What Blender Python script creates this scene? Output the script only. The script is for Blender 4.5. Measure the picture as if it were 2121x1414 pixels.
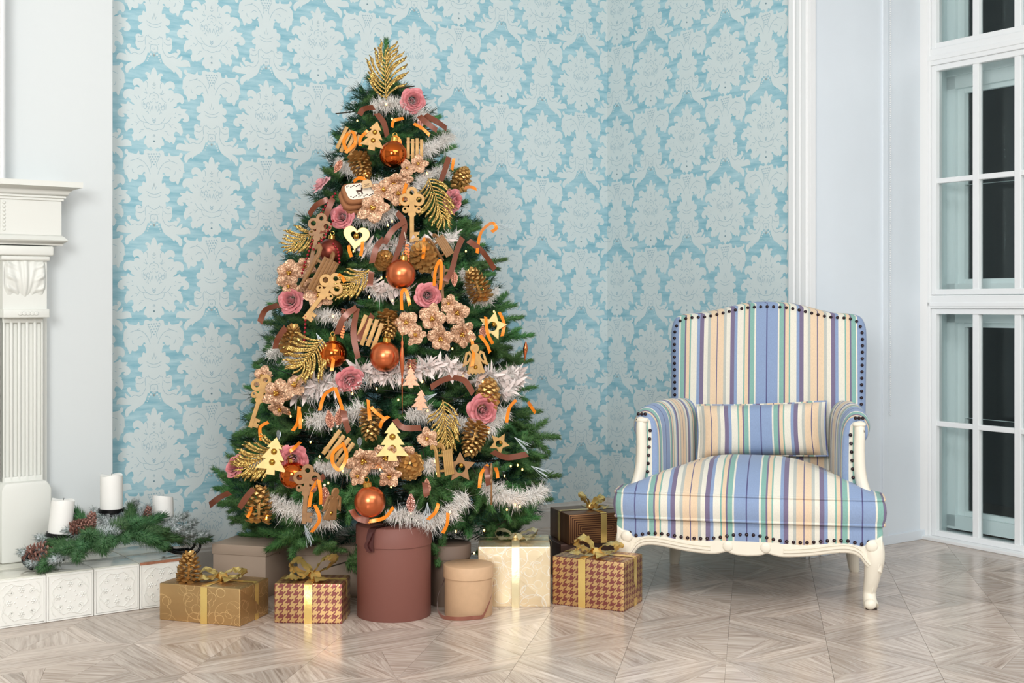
import bpy, bmesh, math, random
import numpy as np
from mathutils import Vector, Matrix, Euler
from mathutils.geometry import tessellate_polygon
RND = random.Random(11)
NP = np.random.default_rng(5)
for o in list(bpy.data.objects): bpy.data.objects.remove(o)
SC = bpy.context.scene; COL = SC.collection
PI = math.pi
# ---------------------------------------------------------------- camera, world, lights, exposure
F = 2700.0; HY = 630.0; CX = 1060.5          # focal length and horizon in pixels of the 2121x1414 frame
cam = bpy.data.objects.new('camera', bpy.data.cameras.new('camera')); COL.objects.link(cam)
cam.data.sensor_width = 36; cam.data.lens = 36*F/2121; cam.data.shift_y = -77/2121
cam.location = (0, 0, 1); cam.rotation_euler = (PI/2, 0, 0); SC.camera = cam
cam.data.clip_end = 60
W = bpy.data.worlds.new('night_world'); SC.world = W; W.use_nodes = True
W.node_tree.nodes['Background'].inputs[0].default_value = (0.02, 0.034, 0.042, 1)
W.node_tree.nodes['Background'].inputs[1].default_value = 0.8
def area(name, loc, target, size, power, color=(1, 1, 1), sy=None):
    l = bpy.data.lights.new(name, 'AREA'); l.energy = power; l.color = color; l.size = size
    if sy: l.shape = 'RECTANGLE'; l.size_y = sy
    o = bpy.data.objects.new(name, l); COL.objects.link(o); o.location = loc
    o.rotation_euler = (Vector(target)-Vector(loc)).to_track_quat('-Z', 'Y').to_euler(); return o
area('studio_softbox', (-1.0, -0.6, 2.0), (0.1, 4.6, 0.9), 1.3, 112, (1.0, 0.985, 0.965))
area('added_fill', (2.0, -1.6, 2.1), (0.9, 4.8, 0.9), 2.0, 34, (0.99, 0.99, 1.0))  # added fill light for pier, chair and gold reflections
area('added_ceiling_fill', (1.3, 1.5, 3.2), (1.1, 2.6, 0), 2.6, 105, (0.985, 0.99, 1.0), 2.2)  # added overhead fill that lifts the room and the pier
SC.view_settings.view_transform = 'Standard'; SC.view_settings.look = 'None'
SC.view_settings.exposure = 0.11; SC.view_settings.gamma = 1; SC.view_settings.use_curve_mapping = False

# ---------------------------------------------------------------- coordinate helpers
def PT(px, py, Y): return Vector(((px-CX)/F*Y, Y, 1-(py-HY)/F*Y))
def FL(px, py, z=0.0):                       # point at height z under a pixel
    Y = (1-z)*F/(py-HY); return Vector(((px-CX)/F*Y, Y, z))
P1 = Vector((.4448, 6.081, 0)); U = Vector((.8103, .5861, 0)); N = Vector((.5861, -.8103, 0))
P2 = Vector((1.1724, 5.143, 0)); P3 = Vector((1.7899, 5.590, 0))
VB = (P2-P1).normalized(); NB = Vector((VB.y, -VB.x, 0))          # blue wall right of the corner; NB points to the room
if NB.x > 0: NB = -NB
UP = (P3-P2).normalized(); NPR = Vector((UP.y, -UP.x, 0))
WW = Vector((.5385, -.8426, 0)); WO = Vector((.8426, .5385, 0))   # window wall: along, outward
Z3 = Vector((0, 0, 1))
def SD(s, d, z=0.0): return P1+U*s+N*d+Z3*z
def s_at(px, d):                              # station along the main wall seen at pixel px at distance d from it
    k = (px-CX)/F; b = P1+N*d
    return (k*b.y-b.x)/(U.x-U.y*k)
def frame(o, x, z=Z3):                        # matrix with given x axis and z axis
    x = x.normalized(); y = z.cross(x).normalized(); m = Matrix.Identity(4)
    for i in range(3): m[i][0] = x[i]; m[i][1] = y[i]; m[i][2] = z[i]; m[i][3] = o[i]
    return m

# ---------------------------------------------------------------- materials
def lin(c): return tuple(((v/255)/12.92 if v/255 <= .04045 else ((v/255+.055)/1.055)**2.4) for v in c)+(1.0,)
MATS = {}
def nn(nt, t, **kw):
    n = nt.nodes.new(t)
    for k, v in kw.items():
        if hasattr(n, k): setattr(n, k, v)
    return n
def mat(name, rgb, rough=.5, metal=0.0, bump=None, vary=None, spec=None, trans=None, coat=0, sheen=0, emit=None, objvar=0):
    if name in MATS: return MATS[name]
    m = bpy.data.materials.new(name); m.use_nodes = True; nt = m.node_tree; b = nt.nodes['Principled BSDF']; L = nt.links
    c = lin(rgb); b.inputs['Base Color'].default_value = c
    b.inputs['Roughness'].default_value = rough; b.inputs['Metallic'].default_value = metal
    if spec is not None: b.inputs['Specular IOR Level'].default_value = spec
    if coat: b.inputs['Coat Weight'].default_value = coat; b.inputs['Coat Roughness'].default_value = .08
    if sheen: b.inputs['Sheen Weight'].default_value = sheen
    if emit: b.inputs['Emission Color'].default_value = lin(emit[0]); b.inputs['Emission Strength'].default_value = emit[1]
    tc = nn(nt, 'ShaderNodeTexCoord')
    if bump:
        n = nn(nt, 'ShaderNodeTexNoise'); n.inputs['Scale'].default_value = bump[0]; n.inputs['Detail'].default_value = 4
        L.new(tc.outputs['Object'], n.inputs['Vector'])
        bp = nn(nt, 'ShaderNodeBump'); bp.inputs['Strength'].default_value = bump[1]; bp.inputs['Distance'].default_value = .002
        L.new(n.outputs['Fac'], bp.inputs['Height']); L.new(bp.outputs['Normal'], b.inputs['Normal'])
    if vary or objvar:
        n = nn(nt, 'ShaderNodeTexNoise'); n.inputs['Scale'].default_value = (vary or (20, 0))[0]; n.inputs['Detail'].default_value = 4
        L.new(tc.outputs['Object'], n.inputs['Vector'])
        h = nn(nt, 'ShaderNodeHueSaturation'); h.inputs['Color'].default_value = c
        mr = nn(nt, 'ShaderNodeMapRange'); a = (vary or (20, 0))[1]
        mr.inputs[1].default_value = .3; mr.inputs[2].default_value = .7
        mr.inputs[3].default_value = 1-a; mr.inputs[4].default_value = 1+a
        L.new(n.outputs['Fac'], mr.inputs[0])
        if objvar:
            oi = nn(nt, 'ShaderNodeObjectInfo'); mr2 = nn(nt, 'ShaderNodeMapRange')
            mr2.inputs[3].default_value = 1-objvar; mr2.inputs[4].default_value = 1+objvar
            mm = nn(nt, 'ShaderNodeMath', operation='MULTIPLY'); L.new(oi.outputs['Random'], mr2.inputs[0])
            L.new(mr2.outputs[0], mm.inputs[0]); L.new(mr.outputs[0], mm.inputs[1]); L.new(mm.outputs[0], h.inputs['Value'])
        else: L.new(mr.outputs[0], h.inputs['Value'])
        L.new(h.outputs[0], b.inputs['Base Color'])
    if trans: b.inputs['Transmission Weight'].default_value = trans
    MATS[name] = m; return m
def glitter(name, rgb, rough=.3, scale=900, metal=.9, dark=.35):
    if name in MATS: return MATS[name]
    m = mat(name, rgb, rough, metal); nt = m.node_tree; L = nt.links; b = nt.nodes['Principled BSDF']
    tc = nn(nt, 'ShaderNodeTexCoord'); v = nn(nt, 'ShaderNodeTexVoronoi'); v.inputs['Scale'].default_value = scale
    L.new(tc.outputs['Object'], v.inputs['Vector'])
    hs = nn(nt, 'ShaderNodeSeparateColor'); L.new(v.outputs['Color'], hs.inputs[0])
    h = nn(nt, 'ShaderNodeHueSaturation'); h.inputs['Color'].default_value = lin(rgb)
    mr = nn(nt, 'ShaderNodeMapRange'); mr.inputs[3].default_value = dark; mr.inputs[4].default_value = 1.5
    L.new(hs.outputs[0], mr.inputs[0]); L.new(mr.outputs[0], h.inputs['Value']); L.new(h.outputs[0], b.inputs['Base Color'])
    # every flake tilts its own way
    g = nn(nt, 'ShaderNodeNewGeometry'); sub = nn(nt, 'ShaderNodeVectorMath', operation='SUBTRACT'); sub.inputs[1].default_value = (.5, .5, .5)
    L.new(v.outputs['Color'], sub.inputs[0]); sc = nn(nt, 'ShaderNodeVectorMath', operation='SCALE'); sc.inputs['Scale'].default_value = 1.1
    L.new(sub.outputs[0], sc.inputs[0]); ad = nn(nt, 'ShaderNodeVectorMath', operation='ADD')
    L.new(g.outputs['Normal'], ad.inputs[0]); L.new(sc.outputs[0], ad.inputs[1])
    no = nn(nt, 'ShaderNodeVectorMath', operation='NORMALIZE'); L.new(ad.outputs[0], no.inputs[0]); L.new(no.outputs[0], b.inputs['Normal'])
    return m
def math_n(nt, op, a, b=None):
    n = nn(nt, 'ShaderNodeMath', operation=op)
    for i, x in enumerate((a, b)):
        if x is None: continue
        if isinstance(x, (int, float)): n.inputs[i].default_value = x
        else: nt.links.new(x, n.inputs[i])
    return n.outputs[0]

# ---------------------------------------------------------------- mesh builder
class MB:
    def __init__(s): s.v = []; s.f = []; s.mi = []; s.uv = {}; s.at = {}
    def add(s, vs, fs, m=0, at=None, uvs=None):
        o = len(s.v); s.v += [Vector(p) for p in vs]
        for i, f in enumerate(fs):
            if uvs: s.uv[len(s.f)] = uvs[i]
            s.f.append([o+j for j in f]); s.mi.append(m)
        if at is not None:
            for i, a in enumerate(at): s.at[o+i] = a
        return s
    def box(s, c, size, M=None, m=0):
        x, y, z = [k/2 for k in size]; c = Vector(c)
        vs = [Vector((a, b, d)) for a in (-x, x) for b in (-y, y) for d in (-z, z)]
        vs = [(M @ p if M else p)+c for p in vs]
        return s.add(vs, [(0, 1, 3, 2), (4, 6, 7, 5), (0, 4, 5, 1), (2, 3, 7, 6), (0, 2, 6, 4), (1, 5, 7, 3)], m)
    def prism(s, pts, a, b, M=None, m=0):     # polygon in x,y from z=a to z=b
        n = len(pts); vs = [Vector((p[0], p[1], a)) for p in pts]+[Vector((p[0], p[1], b)) for p in pts]
        if M: vs = [M @ p for p in vs]
        fs = [tuple(range(n-1, -1, -1)), tuple(range(n, 2*n))]+[(i, (i+1) % n, n+(i+1) % n, n+i) for i in range(n)]
        return s.add(vs, fs, m)
    def grid(s, fn, nu, nv, m=0, cu=False, cv=False, at=None, flip=False):
        vs = []; A = []
        for i in range(nu+(0 if cu else 1)):
            for j in range(nv+(0 if cv else 1)):
                r = fn(i/nu, j/nv); vs.append(r)
                if at: A.append(at(i/nu, j/nv))
        w = nv+(0 if cv else 1); h = nu+(0 if cu else 1); fs = []
        for i in range(nu):
            for j in range(nv):
                q = (i*w+j, ((i+1) % h)*w+j, ((i+1) % h)*w+(j+1) % w, i*w+(j+1) % w)
                fs.append(q[::-1] if flip else q)
        return s.add(vs, fs, m, A if at else None)
    def lathe(s, prof, n=24, c=(0, 0, 0), m=0, M=None):   # prof: (r,z)
        c = Vector(c); vs = []; fs = []
        for r, z in prof:
            for k in range(n):
                p = Vector((r*math.cos(2*PI*k/n), r*math.sin(2*PI*k/n), z)); vs.append((M @ p if M else p)+c)
        for i in range(len(prof)-1):
            for k in range(n): fs.append((i*n+k, i*n+(k+1) % n, (i+1)*n+(k+1) % n, (i+1)*n+k))
        if prof[0][0] > 1e-6: fs.append(tuple(range(n-1, -1, -1)))
        if prof[-1][0] > 1e-6: fs.append(tuple((len(prof)-1)*n+k for k in range(n)))
        return s.add(vs, fs, m)
    def tube(s, pts, r, n=8, closed=False, m=0, flat=1.0, cap=True):
        pts = [Vector(p) for p in pts]; K = len(pts)
        if not callable(r):
            rr = r; r = lambda t: rr
        vs = []; fs = []; up = None
        for i, p in enumerate(pts):
            if closed: t = pts[(i+1) % K]-pts[i-1]
            else: t = pts[min(i+1, K-1)]-pts[max(i-1, 0)]
            if t.length < 1e-9: t = Vector((0, 0, 1))
            t.normalize()
            if up is None:
                up = Vector((0, 0, 1)) if abs(t.z) < .9 else Vector((1, 0, 0))
            a = up-t*up.dot(t)
            if a.length < 1e-6: a = t.orthogonal()
            a.normalize(); up = a; b = t.cross(a); q = r(i/max(K-1, 1))
            for k in range(n):
                an = 2*PI*k/n; vs.append(p+a*(q*math.cos(an))+b*(q*flat*math.sin(an)))
        for i in range(K if closed else K-1):
            for k in range(n): fs.append((i*n+k, i*n+(k+1) % n, ((i+1) % K)*n+(k+1) % n, ((i+1) % K)*n+k))
        if not closed and cap: fs += [tuple(range(n-1, -1, -1)), tuple((K-1)*n+k for k in range(n))]
        return s.add(vs, fs, m)
    def ball(s, c, r, n=12, m=0, sc=(1, 1, 1)):
        prof = [(math.sin(PI*i/n), -math.cos(PI*i/n)) for i in range(n+1)]
        prof[0] = (0, -1); prof[-1] = (0, 1)
        S = Matrix.Diagonal((r*sc[0], r*sc[1], r*sc[2]))
        return s.lathe([(max(a, 1e-7), b) for a, b in prof], max(8, int(n*1.5)), c, m, S)
    def mesh(s, name, mats, smooth=True, bevel=0, seg=2, angle=35):
        me = bpy.data.meshes.new(name); me.from_pydata([tuple(p) for p in s.v], [], s.f)
        for mm in (mats if isinstance(mats, (list, tuple)) else [mats]): me.materials.append(mm)
        for i, p in enumerate(me.polygons): p.material_index = s.mi[i]
        if s.uv:
            l = me.uv_layers.new(name='UVMap')
            for i, p in enumerate(me.polygons):
                if i in s.uv:
                    for j, li in enumerate(p.loop_indices): l.data[li].uv = s.uv[i][j]
        if s.at:
            a = me.attributes.new('s', 'FLOAT', 'POINT')
            for i, v in s.at.items(): a.data[i].value = v
        bm = bmesh.new(); bm.from_mesh(me)
        if not s.uv or bevel: bmesh.ops.remove_doubles(bm, verts=bm.verts, dist=1e-6)
        bmesh.ops.recalc_face_normals(bm, faces=bm.faces)
        if bevel:
            es = [e for e in bm.edges if len(e.link_faces) == 2 and e.calc_face_angle(0) > math.radians(angle)]
            bmesh.ops.bevel(bm, geom=es, offset=bevel, segments=seg, profile=.5, affect='EDGES', clamp_overlap=True)
        if smooth:
            for f in bm.faces: f.smooth = True
            lim = math.radians(50)
            for e in bm.edges:
                if len(e.link_faces) == 2 and e.calc_face_angle(0) > lim: e.smooth = False
        bm.to_mesh(me); bm.free(); return me
def np_mesh(name, V, T, m, smooth=False):
    me = bpy.data.meshes.new(name); V = np.asarray(V, np.float32); T = np.asarray(T, np.int32)
    me.vertices.add(len(V)); me.vertices.foreach_set('co', V.ravel())
    me.loops.add(T.size); me.loops.foreach_set('vertex_index', T.ravel())
    me.polygons.add(len(T)); me.polygons.foreach_set('loop_start', np.arange(0, T.size, T.shape[1], dtype=np.int32))
    me.update(calc_edges=True); me.validate(); me.materials.append(m)
    if smooth: me.polygons.foreach_set('use_smooth', np.ones(len(T), bool))
    return me
def plate(loops, thick, m, bevel=.0007, name='plate'):
    cu = bpy.data.curves.new(name, 'CURVE'); cu.dimensions = '2D'; cu.fill_mode = 'BOTH'; cu.extrude = thick/2-bevel; cu.bevel_depth = bevel; cu.bevel_resolution = 1
    for lp in loops:
        sp = cu.splines.new('POLY'); sp.points.add(len(lp)-1)
        for i, p in enumerate(lp): sp.points[i].co = (p[0], p[1], 0, 1)
        sp.use_cyclic_u = True
    ob = bpy.data.objects.new(name, cu); COL.objects.link(ob)
    dg = bpy.context.evaluated_depsgraph_get(); me = bpy.data.meshes.new_from_object(ob.evaluated_get(dg))
    bpy.data.objects.remove(ob); bpy.data.curves.remove(cu)
    me.transform(Matrix.Rotation(PI/2, 4, 'X')); me.name = name
    me.materials.clear(); me.materials.append(m); return me
def circ(x, y, r, n=20, ph=0): return [(x+r*math.cos(2*PI*i/n+ph), y+r*math.sin(2*PI*i/n+ph)) for i in range(n)]
def spline(pts, n=8, closed=False):           # Catmull-Rom through points
    P = [Vector(p) for p in pts]; K = len(P); out = []
    for i in range(K if closed else K-1):
        if closed: a, b, c, d = P[i-1], P[i], P[(i+1) % K], P[(i+2) % K]
        else: a, b, c, d = P[max(i-1, 0)], P[i], P[i+1], P[min(i+2, K-1)]
        for j in range(n):
            t = j/n; out.append(.5*((2*b)+(c-a)*t+(2*a-5*b+4*c-d)*t*t+(3*b-a-3*c+d)*t**3))
    if not closed: out.append(P[-1])
    return out

# ---------------------------------------------------------------- object helpers
def ob(name, me, parent=None, M=None, label=None):
    o = bpy.data.objects.new(name, me); COL.objects.link(o); o.parent = parent
    if M is not None: o.matrix_basis = M
    if label: o['label'] = label
    return o
def tag(o, label, cat, group=None):
    o['label'] = label; o['category'] = cat
    if group: o['group'] = group
    return o
def thing(name, label, cat, M=None, group=None):
    o = bpy.data.objects.new(name, None); COL.objects.link(o); o.empty_display_size = .02
    if M is not None: o.matrix_basis = M
    return tag(o, label, cat, group)
def struct(name, me, parent=None, M=None):
    o = ob(name, me, parent, M)
    if parent is None: o['kind'] = 'structure'
    return o
def T(x, y=None, z=None): return Matrix.Translation(Vector((x, y, z)) if y is not None else Vector(x))
def RX(a): return Matrix.Rotation(a, 4, 'X')
def RY(a): return Matrix.Rotation(a, 4, 'Y')
def RZ(a): return Matrix.Rotation(a, 4, 'Z')
def SCL(k): return Matrix.Diagonal((k, k, k, 1))
# ================================================================ THE ROOM
M_white = mat('warm_white_paint', (220, 226, 227), .45, bump=(60, .08))
M_cool = mat('cool_white_paint', (228, 236, 243), .4, bump=(40, .08), vary=(3, .02))
M_trim = mat('gloss_white_paint', (238, 240, 241), .3, bump=(50, .05))
M_ceil = mat('ceiling_paint', (238, 238, 236), .8)
M_dark = mat('dark_gap', (70, 58, 50), .9)
M_shaded_base = mat('distressed_white_shaded', (205, 200, 193), .45, bump=(70, .3), vary=(12, .1))  # crackled white skirting, its grey is shade put into the colour
# --- wallpaper: blue streaked ground, pale damask print (flat print, so its faces lie in the wall's own surface)
def wallpaper_ground():
    m = bpy.data.materials.new('wallpaper_blue'); m.use_nodes = True; nt = m.node_tree; L = nt.links; b = nt.nodes['Principled BSDF']
    tc = nn(nt, 'ShaderNodeTexCoord'); mp = nn(nt, 'ShaderNodeMapping'); mp.inputs['Scale'].default_value = (7, 7, 45)
    n = nn(nt, 'ShaderNodeTexNoise'); n.inputs['Scale'].default_value = 1.0; n.inputs['Detail'].default_value = 6; n.inputs['Roughness'].default_value = .6
    cr = nn(nt, 'ShaderNodeValToRGB'); e = cr.color_ramp.elements
    e[0].position = .34; e[0].color = lin((134, 188, 204)); e[1].position = .68; e[1].color = lin((188, 220, 228))
    L.new(tc.outputs['Object'], mp.inputs[0]); L.new(mp.outputs[0], n.inputs['Vector']); L.new(n.outputs['Fac'], cr.inputs[0]); L.new(cr.outputs[0], b.inputs['Base Color'])
    b.inputs['Roughness'].default_value = .5; b.inputs['Specular IOR Level'].default_value = .25
    return m
M_wp = wallpaper_ground()
M_wprint = mat('wallpaper_damask_print', (216, 228, 229), .45, spec=.3, vary=(9, .015))
M_wline = mat('wallpaper_damask_lines', (160, 192, 204), .5)
# right half of each motif, mirrored; coordinates as drawn, see bq() and vs()
BQ = [(597,70),(612,82),(627,108),(640,150),(645,190),(652,178),(668,162),(695,153),(718,163),(724,182),(712,196),(694,192),(700,215),(694,238),(682,252),(690,262),(712,284),(738,302),(748,328),(752,312),(766,294),(792,276),(832,268),(868,280),(893,308),(901,350),(888,382),(870,396),(860,380),(838,368),(815,376),(802,400),(832,398),(860,402),(880,422),(882,449),(922,445),(972,455),(1010,480),(1030,522),(1034,560),(1022,590),(1000,606),(986,592),(974,576),(952,582),(926,600),(930,622),(902,642),(872,662),(892,668),(930,655),(960,633),(980,650),(988,676),(1030,680),(1072,686),(1060,710),(1042,728),(1080,753),(1106,790),(1112,830),(1092,864),(1052,876),(1020,866),(1014,842),(1034,824),(1004,818),(984,826),(978,850),(938,876),(976,890),(992,910),(986,926),(1006,960),(1016,1010),(1010,1046),(985,1078),(975,1060),(950,1032),(922,1014),(896,1024),(888,1078),(916,1108),(905,1135),(902,1160),(876,1196),(856,1170),(840,1164),(820,1182),(800,1156),(770,1150),(740,1112),(714,1084),(710,1108),(730,1140),(744,1190),(736,1216),(706,1220),(700,1242),(680,1260),(660,1250),(640,1240),(622,1264),(597,1276)]
VS = [(513,110),(560,132),(590,120),(618,120),(642,142),(650,192),(694,196),(700,172),(706,152),(718,164),(736,196),(790,198),(838,192),(846,166),(868,156),(888,178),(880,214),(852,236),(882,270),(900,312),(902,352),(906,398),(915,420),(892,430),(886,490),(862,500),(846,532),(826,586),(802,560),(796,535),(762,546),(726,530),(710,496),(722,462),(700,470),(670,464),(655,440),(642,418),(620,434),(652,452),(632,470),(616,520),(616,560),(640,553),(652,548),(664,575),(666,610),(702,620),(720,655),(712,698),(684,712),(656,700),(690,738),(716,760),(716,790),(692,812),(664,810),(668,850),(672,884),(700,864),(736,874),(752,910),(746,950),(752,1000),(738,1030),(720,1066),(692,1052),(702,1076),(732,1082),(790,1064),(820,1072),(806,1042),(820,1018),(850,1030),(860,1060),(846,1086),(822,1112),(806,1152),(850,1126),(880,1100),(882,1140),(862,1172),(900,1160),(950,1164),(982,1196),(990,1254),(966,1246),(920,1254),(860,1254),(796,1248),(836,1274),(872,1312),(884,1362),(870,1408),(842,1400),(832,1370),(802,1340),(786,1318),(776,1348),(752,1310),(702,1272),(652,1232),(622,1182),(602,1122),(592,1082),(576,1094),(560,1060),(540,1072),(513,1084)]
BQL = [[(597,908),(640,910),(685,895),(725,860),(760,800)],[(690,892),(740,892),(800,872),(845,800)],[(597,992),(640,985),(668,972),(700,978),(735,950),(748,896)],[(597,420),(612,448),(640,456),(660,490),(660,520)],[(706,512),(722,545),(775,588)],[(680,440),(700,470),(745,448)],[(702,470),(712,430),(722,400)],[(690,380),(690,320),(712,290)],[(800,560),(822,518)],[(832,576),(884,524)],[(770,600),(765,690)],[(902,752),(912,732)],[(945,762),(990,766)],[(888,795),(916,806)],[(806,890),(852,956)],[(838,920),(876,910)],[(892,948),(928,972)],[(742,1004),(790,1016)],[(776,1030),(816,1068)],[(597,1090),(597,1060)],[(597,1046),(616,1080)],[(597,285),(597,330)],[(597,338),(622,320)],[(597,380),(622,360)],[(620,570),(640,590),(655,565)],[(655,640),(680,590),(705,640),(680,665),(655,640)],[(700,670),(725,630),(745,670),(725,700),(700,670)],[(610,700),(625,630),(640,700)],[(648,720),(668,670),(690,720)],[(672,760),(690,730),(712,740)],[(720,610),(750,640),(745,590)],[(597,520),(620,545)],[(597,470),(612,490)]]
BQT = [[(597,836),(618,808),(622,822),(597,858)],[(597,868),(618,838),(622,852),(597,886)],[(580,1150),(597,1130),(614,1150),(597,1164)]]
VSL = [[(560,440),(580,380),(600,340),(640,290)],[(640,292),(680,272),(735,266),(818,304)],[(648,350),(690,346),(730,384)],[(792,400),(785,440),(765,452)],[(838,372),(862,395)],[(700,240),(735,268)],[(513,700),(560,696),(612,670)],[(513,742),(560,738),(600,720)],[(513,900),(548,890),(590,862)],[(580,850),(600,880)],[(636,928),(680,968),(738,962)],[(650,880),(700,905),(715,890)],[(618,1010),(650,1090),(702,1132),(760,1120),(806,1150)],[(620,1000),(628,900),(600,860)],[(513,548),(513,606)],[(528,640),(542,596)],[(560,970),(585,960)],[(513,972),(555,980),(562,1050)],[(513,1010),(528,1025),(513,1040)],[(545,930),(560,940)],[(560,360),(545,300),(600,170)],[(513,1072),(560,1056)]]
def motif_map(col, kind, zt):                 # drawn point -> (S, z)
    if kind == 'b':
        cx, y0, ux, uz, sh = 597, 70, .000265, .0002517, .096
    else:
        cx, y0, ux, uz, sh = 513, 110, .000294, .000278, .09
        zt -= .303
    def g(p, sg):
        dx = p[0]-cx; return (col+sg*dx*ux, zt-(p[1]-sh*dx-y0)*uz)
    return g
def smooth_closed(pts, n=3):
    return [(p.x, p.y) for p in spline([(a, b, 0) for a, b in pts], n, True)]
def damask(mb_v, mb_f, mb_m, S0, S1, z0=.09, z1=2.75):
    """print faces in unfolded wallpaper coordinates (S,z), three layers of ink: material 1 print, 2 lines"""
    def put(poly, m):
        o = len(mb_v); tr = tessellate_polygon([[Vector((a, b, 0)) for a, b in poly]])
        e = .0003*m
        mb_v.extend([(a, b, e) for a, b in poly]); mb_f.extend([(o+i, o+j, o+k) for i, j, k in tr]); mb_m.extend([m]*len(tr))
    def stroke(line, w):
        L = [Vector((a, b, 0)) for a, b in line]; lft = []; rgt = []
        for i, p in enumerate(L):
            t = (L[min(i+1, len(L)-1)]-L[max(i-1, 0)]); t = t.normalized() if t.length > 0 else Vector((1, 0, 0))
            q = Vector((-t.y, t.x, 0))*w*(.45 if i in (0, len(L)-1) else 1); lft.append(p+q); rgt.append(p-q)
        o = len(mb_v); n = len(L); mb_v.extend([(p.x, p.y, .0006) for p in lft+rgt])
        for i in range(n-1): mb_f.append((o+i, o+i+1, o+n+i+1, o+n+i)); mb_m.append(2)
    k0 = math.floor((S0+2.1776)/.2245)-1; k1 = math.ceil((S1+2.1776)/.2245)+1
    for k in range(k0, k1+1):
        col = -2.1776+.2245*k; ph = 0 if k % 2 == 0 else .313
        for r in range(-4, 4):
            zt = 1.872+ph+.626*r
            if zt-.7 > z1 or zt < z0-.0: continue
            for kind, half, lines in (('b', BQ, BQL), ('v', VS, VSL)):
                g = motif_map(col, kind, zt)
                rp = [g(p, 1) for p in half]; lp = [g(p, -1) for p in half[1:-1]][::-1]
                put(smooth_closed(rp+lp, 2), 1)
                for l in lines:
                    for sg in (1, -1): stroke([(q.x, q.y) for q in spline([(*g(p, sg), 0) for p in l], 3)], .00085)
                if kind == 'b':
                    for t in BQT:
                        for sg in (1, -1): put([g(p, sg) for p in t], 2)
                else:
                    for cxp, cyp, rp_ in ((513,1108,17),(553,1103,15),(577,1133,12),(590,1165,10),(601,1196,9)):
                        for sg in (1, -1):
                            c = g((cxp, cyp), sg); put(circ(c[0], c[1], rp_*.00028, 10), 1)
                    for row, yy in enumerate((165, 200, 235, 270, 305)):       # lattice of the pineapple
                        for q in range(-2+row//2, 3-row//2):
                            x = 513+q*34+(17 if row % 2 else 0)
                            if abs(x-513) > 75-row*12: continue
                            c = g((x, yy), 1); put(circ(c[0], c[1], .0034, 4), 2)
def wall_with_paper(name, org, ax, inw, S0, S1, length0, length1, h=3.3):
    """slab whose face runs from length0 to length1 along ax, printed between S0 and S1 (S = station along ax)"""
    M = frame(org, ax); sgn = 1 if (M.to_3x3() @ Vector((0, 1, 0))).dot(inw) > 0 else -1
    v = []; f = []; m = []; damask(v, f, m, S0, S1)
    me = bpy.data.meshes.new(name)
    me.from_pydata([(a, sgn*(.0002+e), b) for a, b, e in v], [], f)
    for mm in (M_wp, M_wprint, M_wline): me.materials.append(mm)
    for i, p in enumerate(me.polygons): p.material_index = m[i]
    bm = bmesh.new(); bm.from_mesh(me)
    for co, no in (((S0, 0, 0), (-1, 0, 0)), ((S1, 0, 0), (1, 0, 0)), ((0, 0, .09), (0, 0, -1)), ((0, 0, 2.75), (0, 0, 1))):
        bmesh.ops.bisect_plane(bm, geom=bm.verts[:]+bm.edges[:]+bm.faces[:], plane_co=co, plane_no=no, clear_outer=True)
    b2 = MB().box(((length0+length1)/2, -sgn*.05, h/2), (length1-length0, .1, h))
    o = [bm.verts.new(p) for p in b2.v]
    for q in b2.f: bm.faces.new([o[i] for i in q]).material_index = 0
    bm.to_mesh(me); bm.free()
    return struct(name, me, None, M)
wall_with_paper('wall_back', P1, U, N, -2.5, 0, -6.6, 0.1)
LB = (P2-P1).length
wall_with_paper('wall_right', P1, VB, NB, 0, LB-.095, 0, LB-.02)
# pier between the blue wall and the window wall, closed box
H = 3.3
pb = MB(); LP = (P3-P2).length; Mp = frame(P2, UP)     # y of this frame points away from the room
pb.box((LP/2, .06, H/2), (LP+.0, .12, H)); struct('wall_pier', pb.mesh('wall_pier', M_cool, False), None, Mp)
# window wall: pieces around the opening (t .0-1.35)
Mw = frame(P3, WW); ysg = 1 if (Mw.to_3x3() @ Vector((0, 1, 0))).dot(WO) > 0 else -1
wb = MB(); wb.box((-.16, ysg*.17, H/2), (.2, .34, H)); wb.box((3.6, ysg*.15, H/2), (4.5, .3, H)); wb.box((.65, ysg*.15, 3.2), (1.6, .3, .2))
struct('wall_window', wb.mesh('wall_window', M_cool, False), None, Mw)
# unseen rest of the room, so that light bounces as indoors
lw = MB(); lw.box((0, 0, H/2), (8.4, .1, H)); struct('wall_left', lw.mesh('wall_left', M_white, False), None, frame(SD(-6.6, 4, 0), N))
bw = MB(); bw.box((0, 0, H/2), (9.4, .1, H)); struct('wall_front', bw.mesh('wall_front', M_white, False), None, frame(SD(-2.3, 8.1, 0), U))
cb = MB(); cb.box((-2.4, 4, H+.05), (9.8, 8.8, .1)); struct('ceiling', cb.mesh('ceiling', M_ceil, False), None, Matrix.Translation(P1) @ RZ(math.atan2(U.y, U.x)) @ Matrix.Diagonal((1, -1, 1, 1)))
# ---- chimney breast, left
ch = MB(); ch.box((-4.3, -.065, H/2+.078), (3.85, .13, H-.156))
Mwall = Matrix.Translation(P1) @ RZ(math.atan2(U.y, U.x))   # x along the wall, -y into the room
struct('wall_chimney_breast', ch.mesh('wall_chimney_breast', M_white, False, bevel=.003), None, Mwall)
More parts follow.
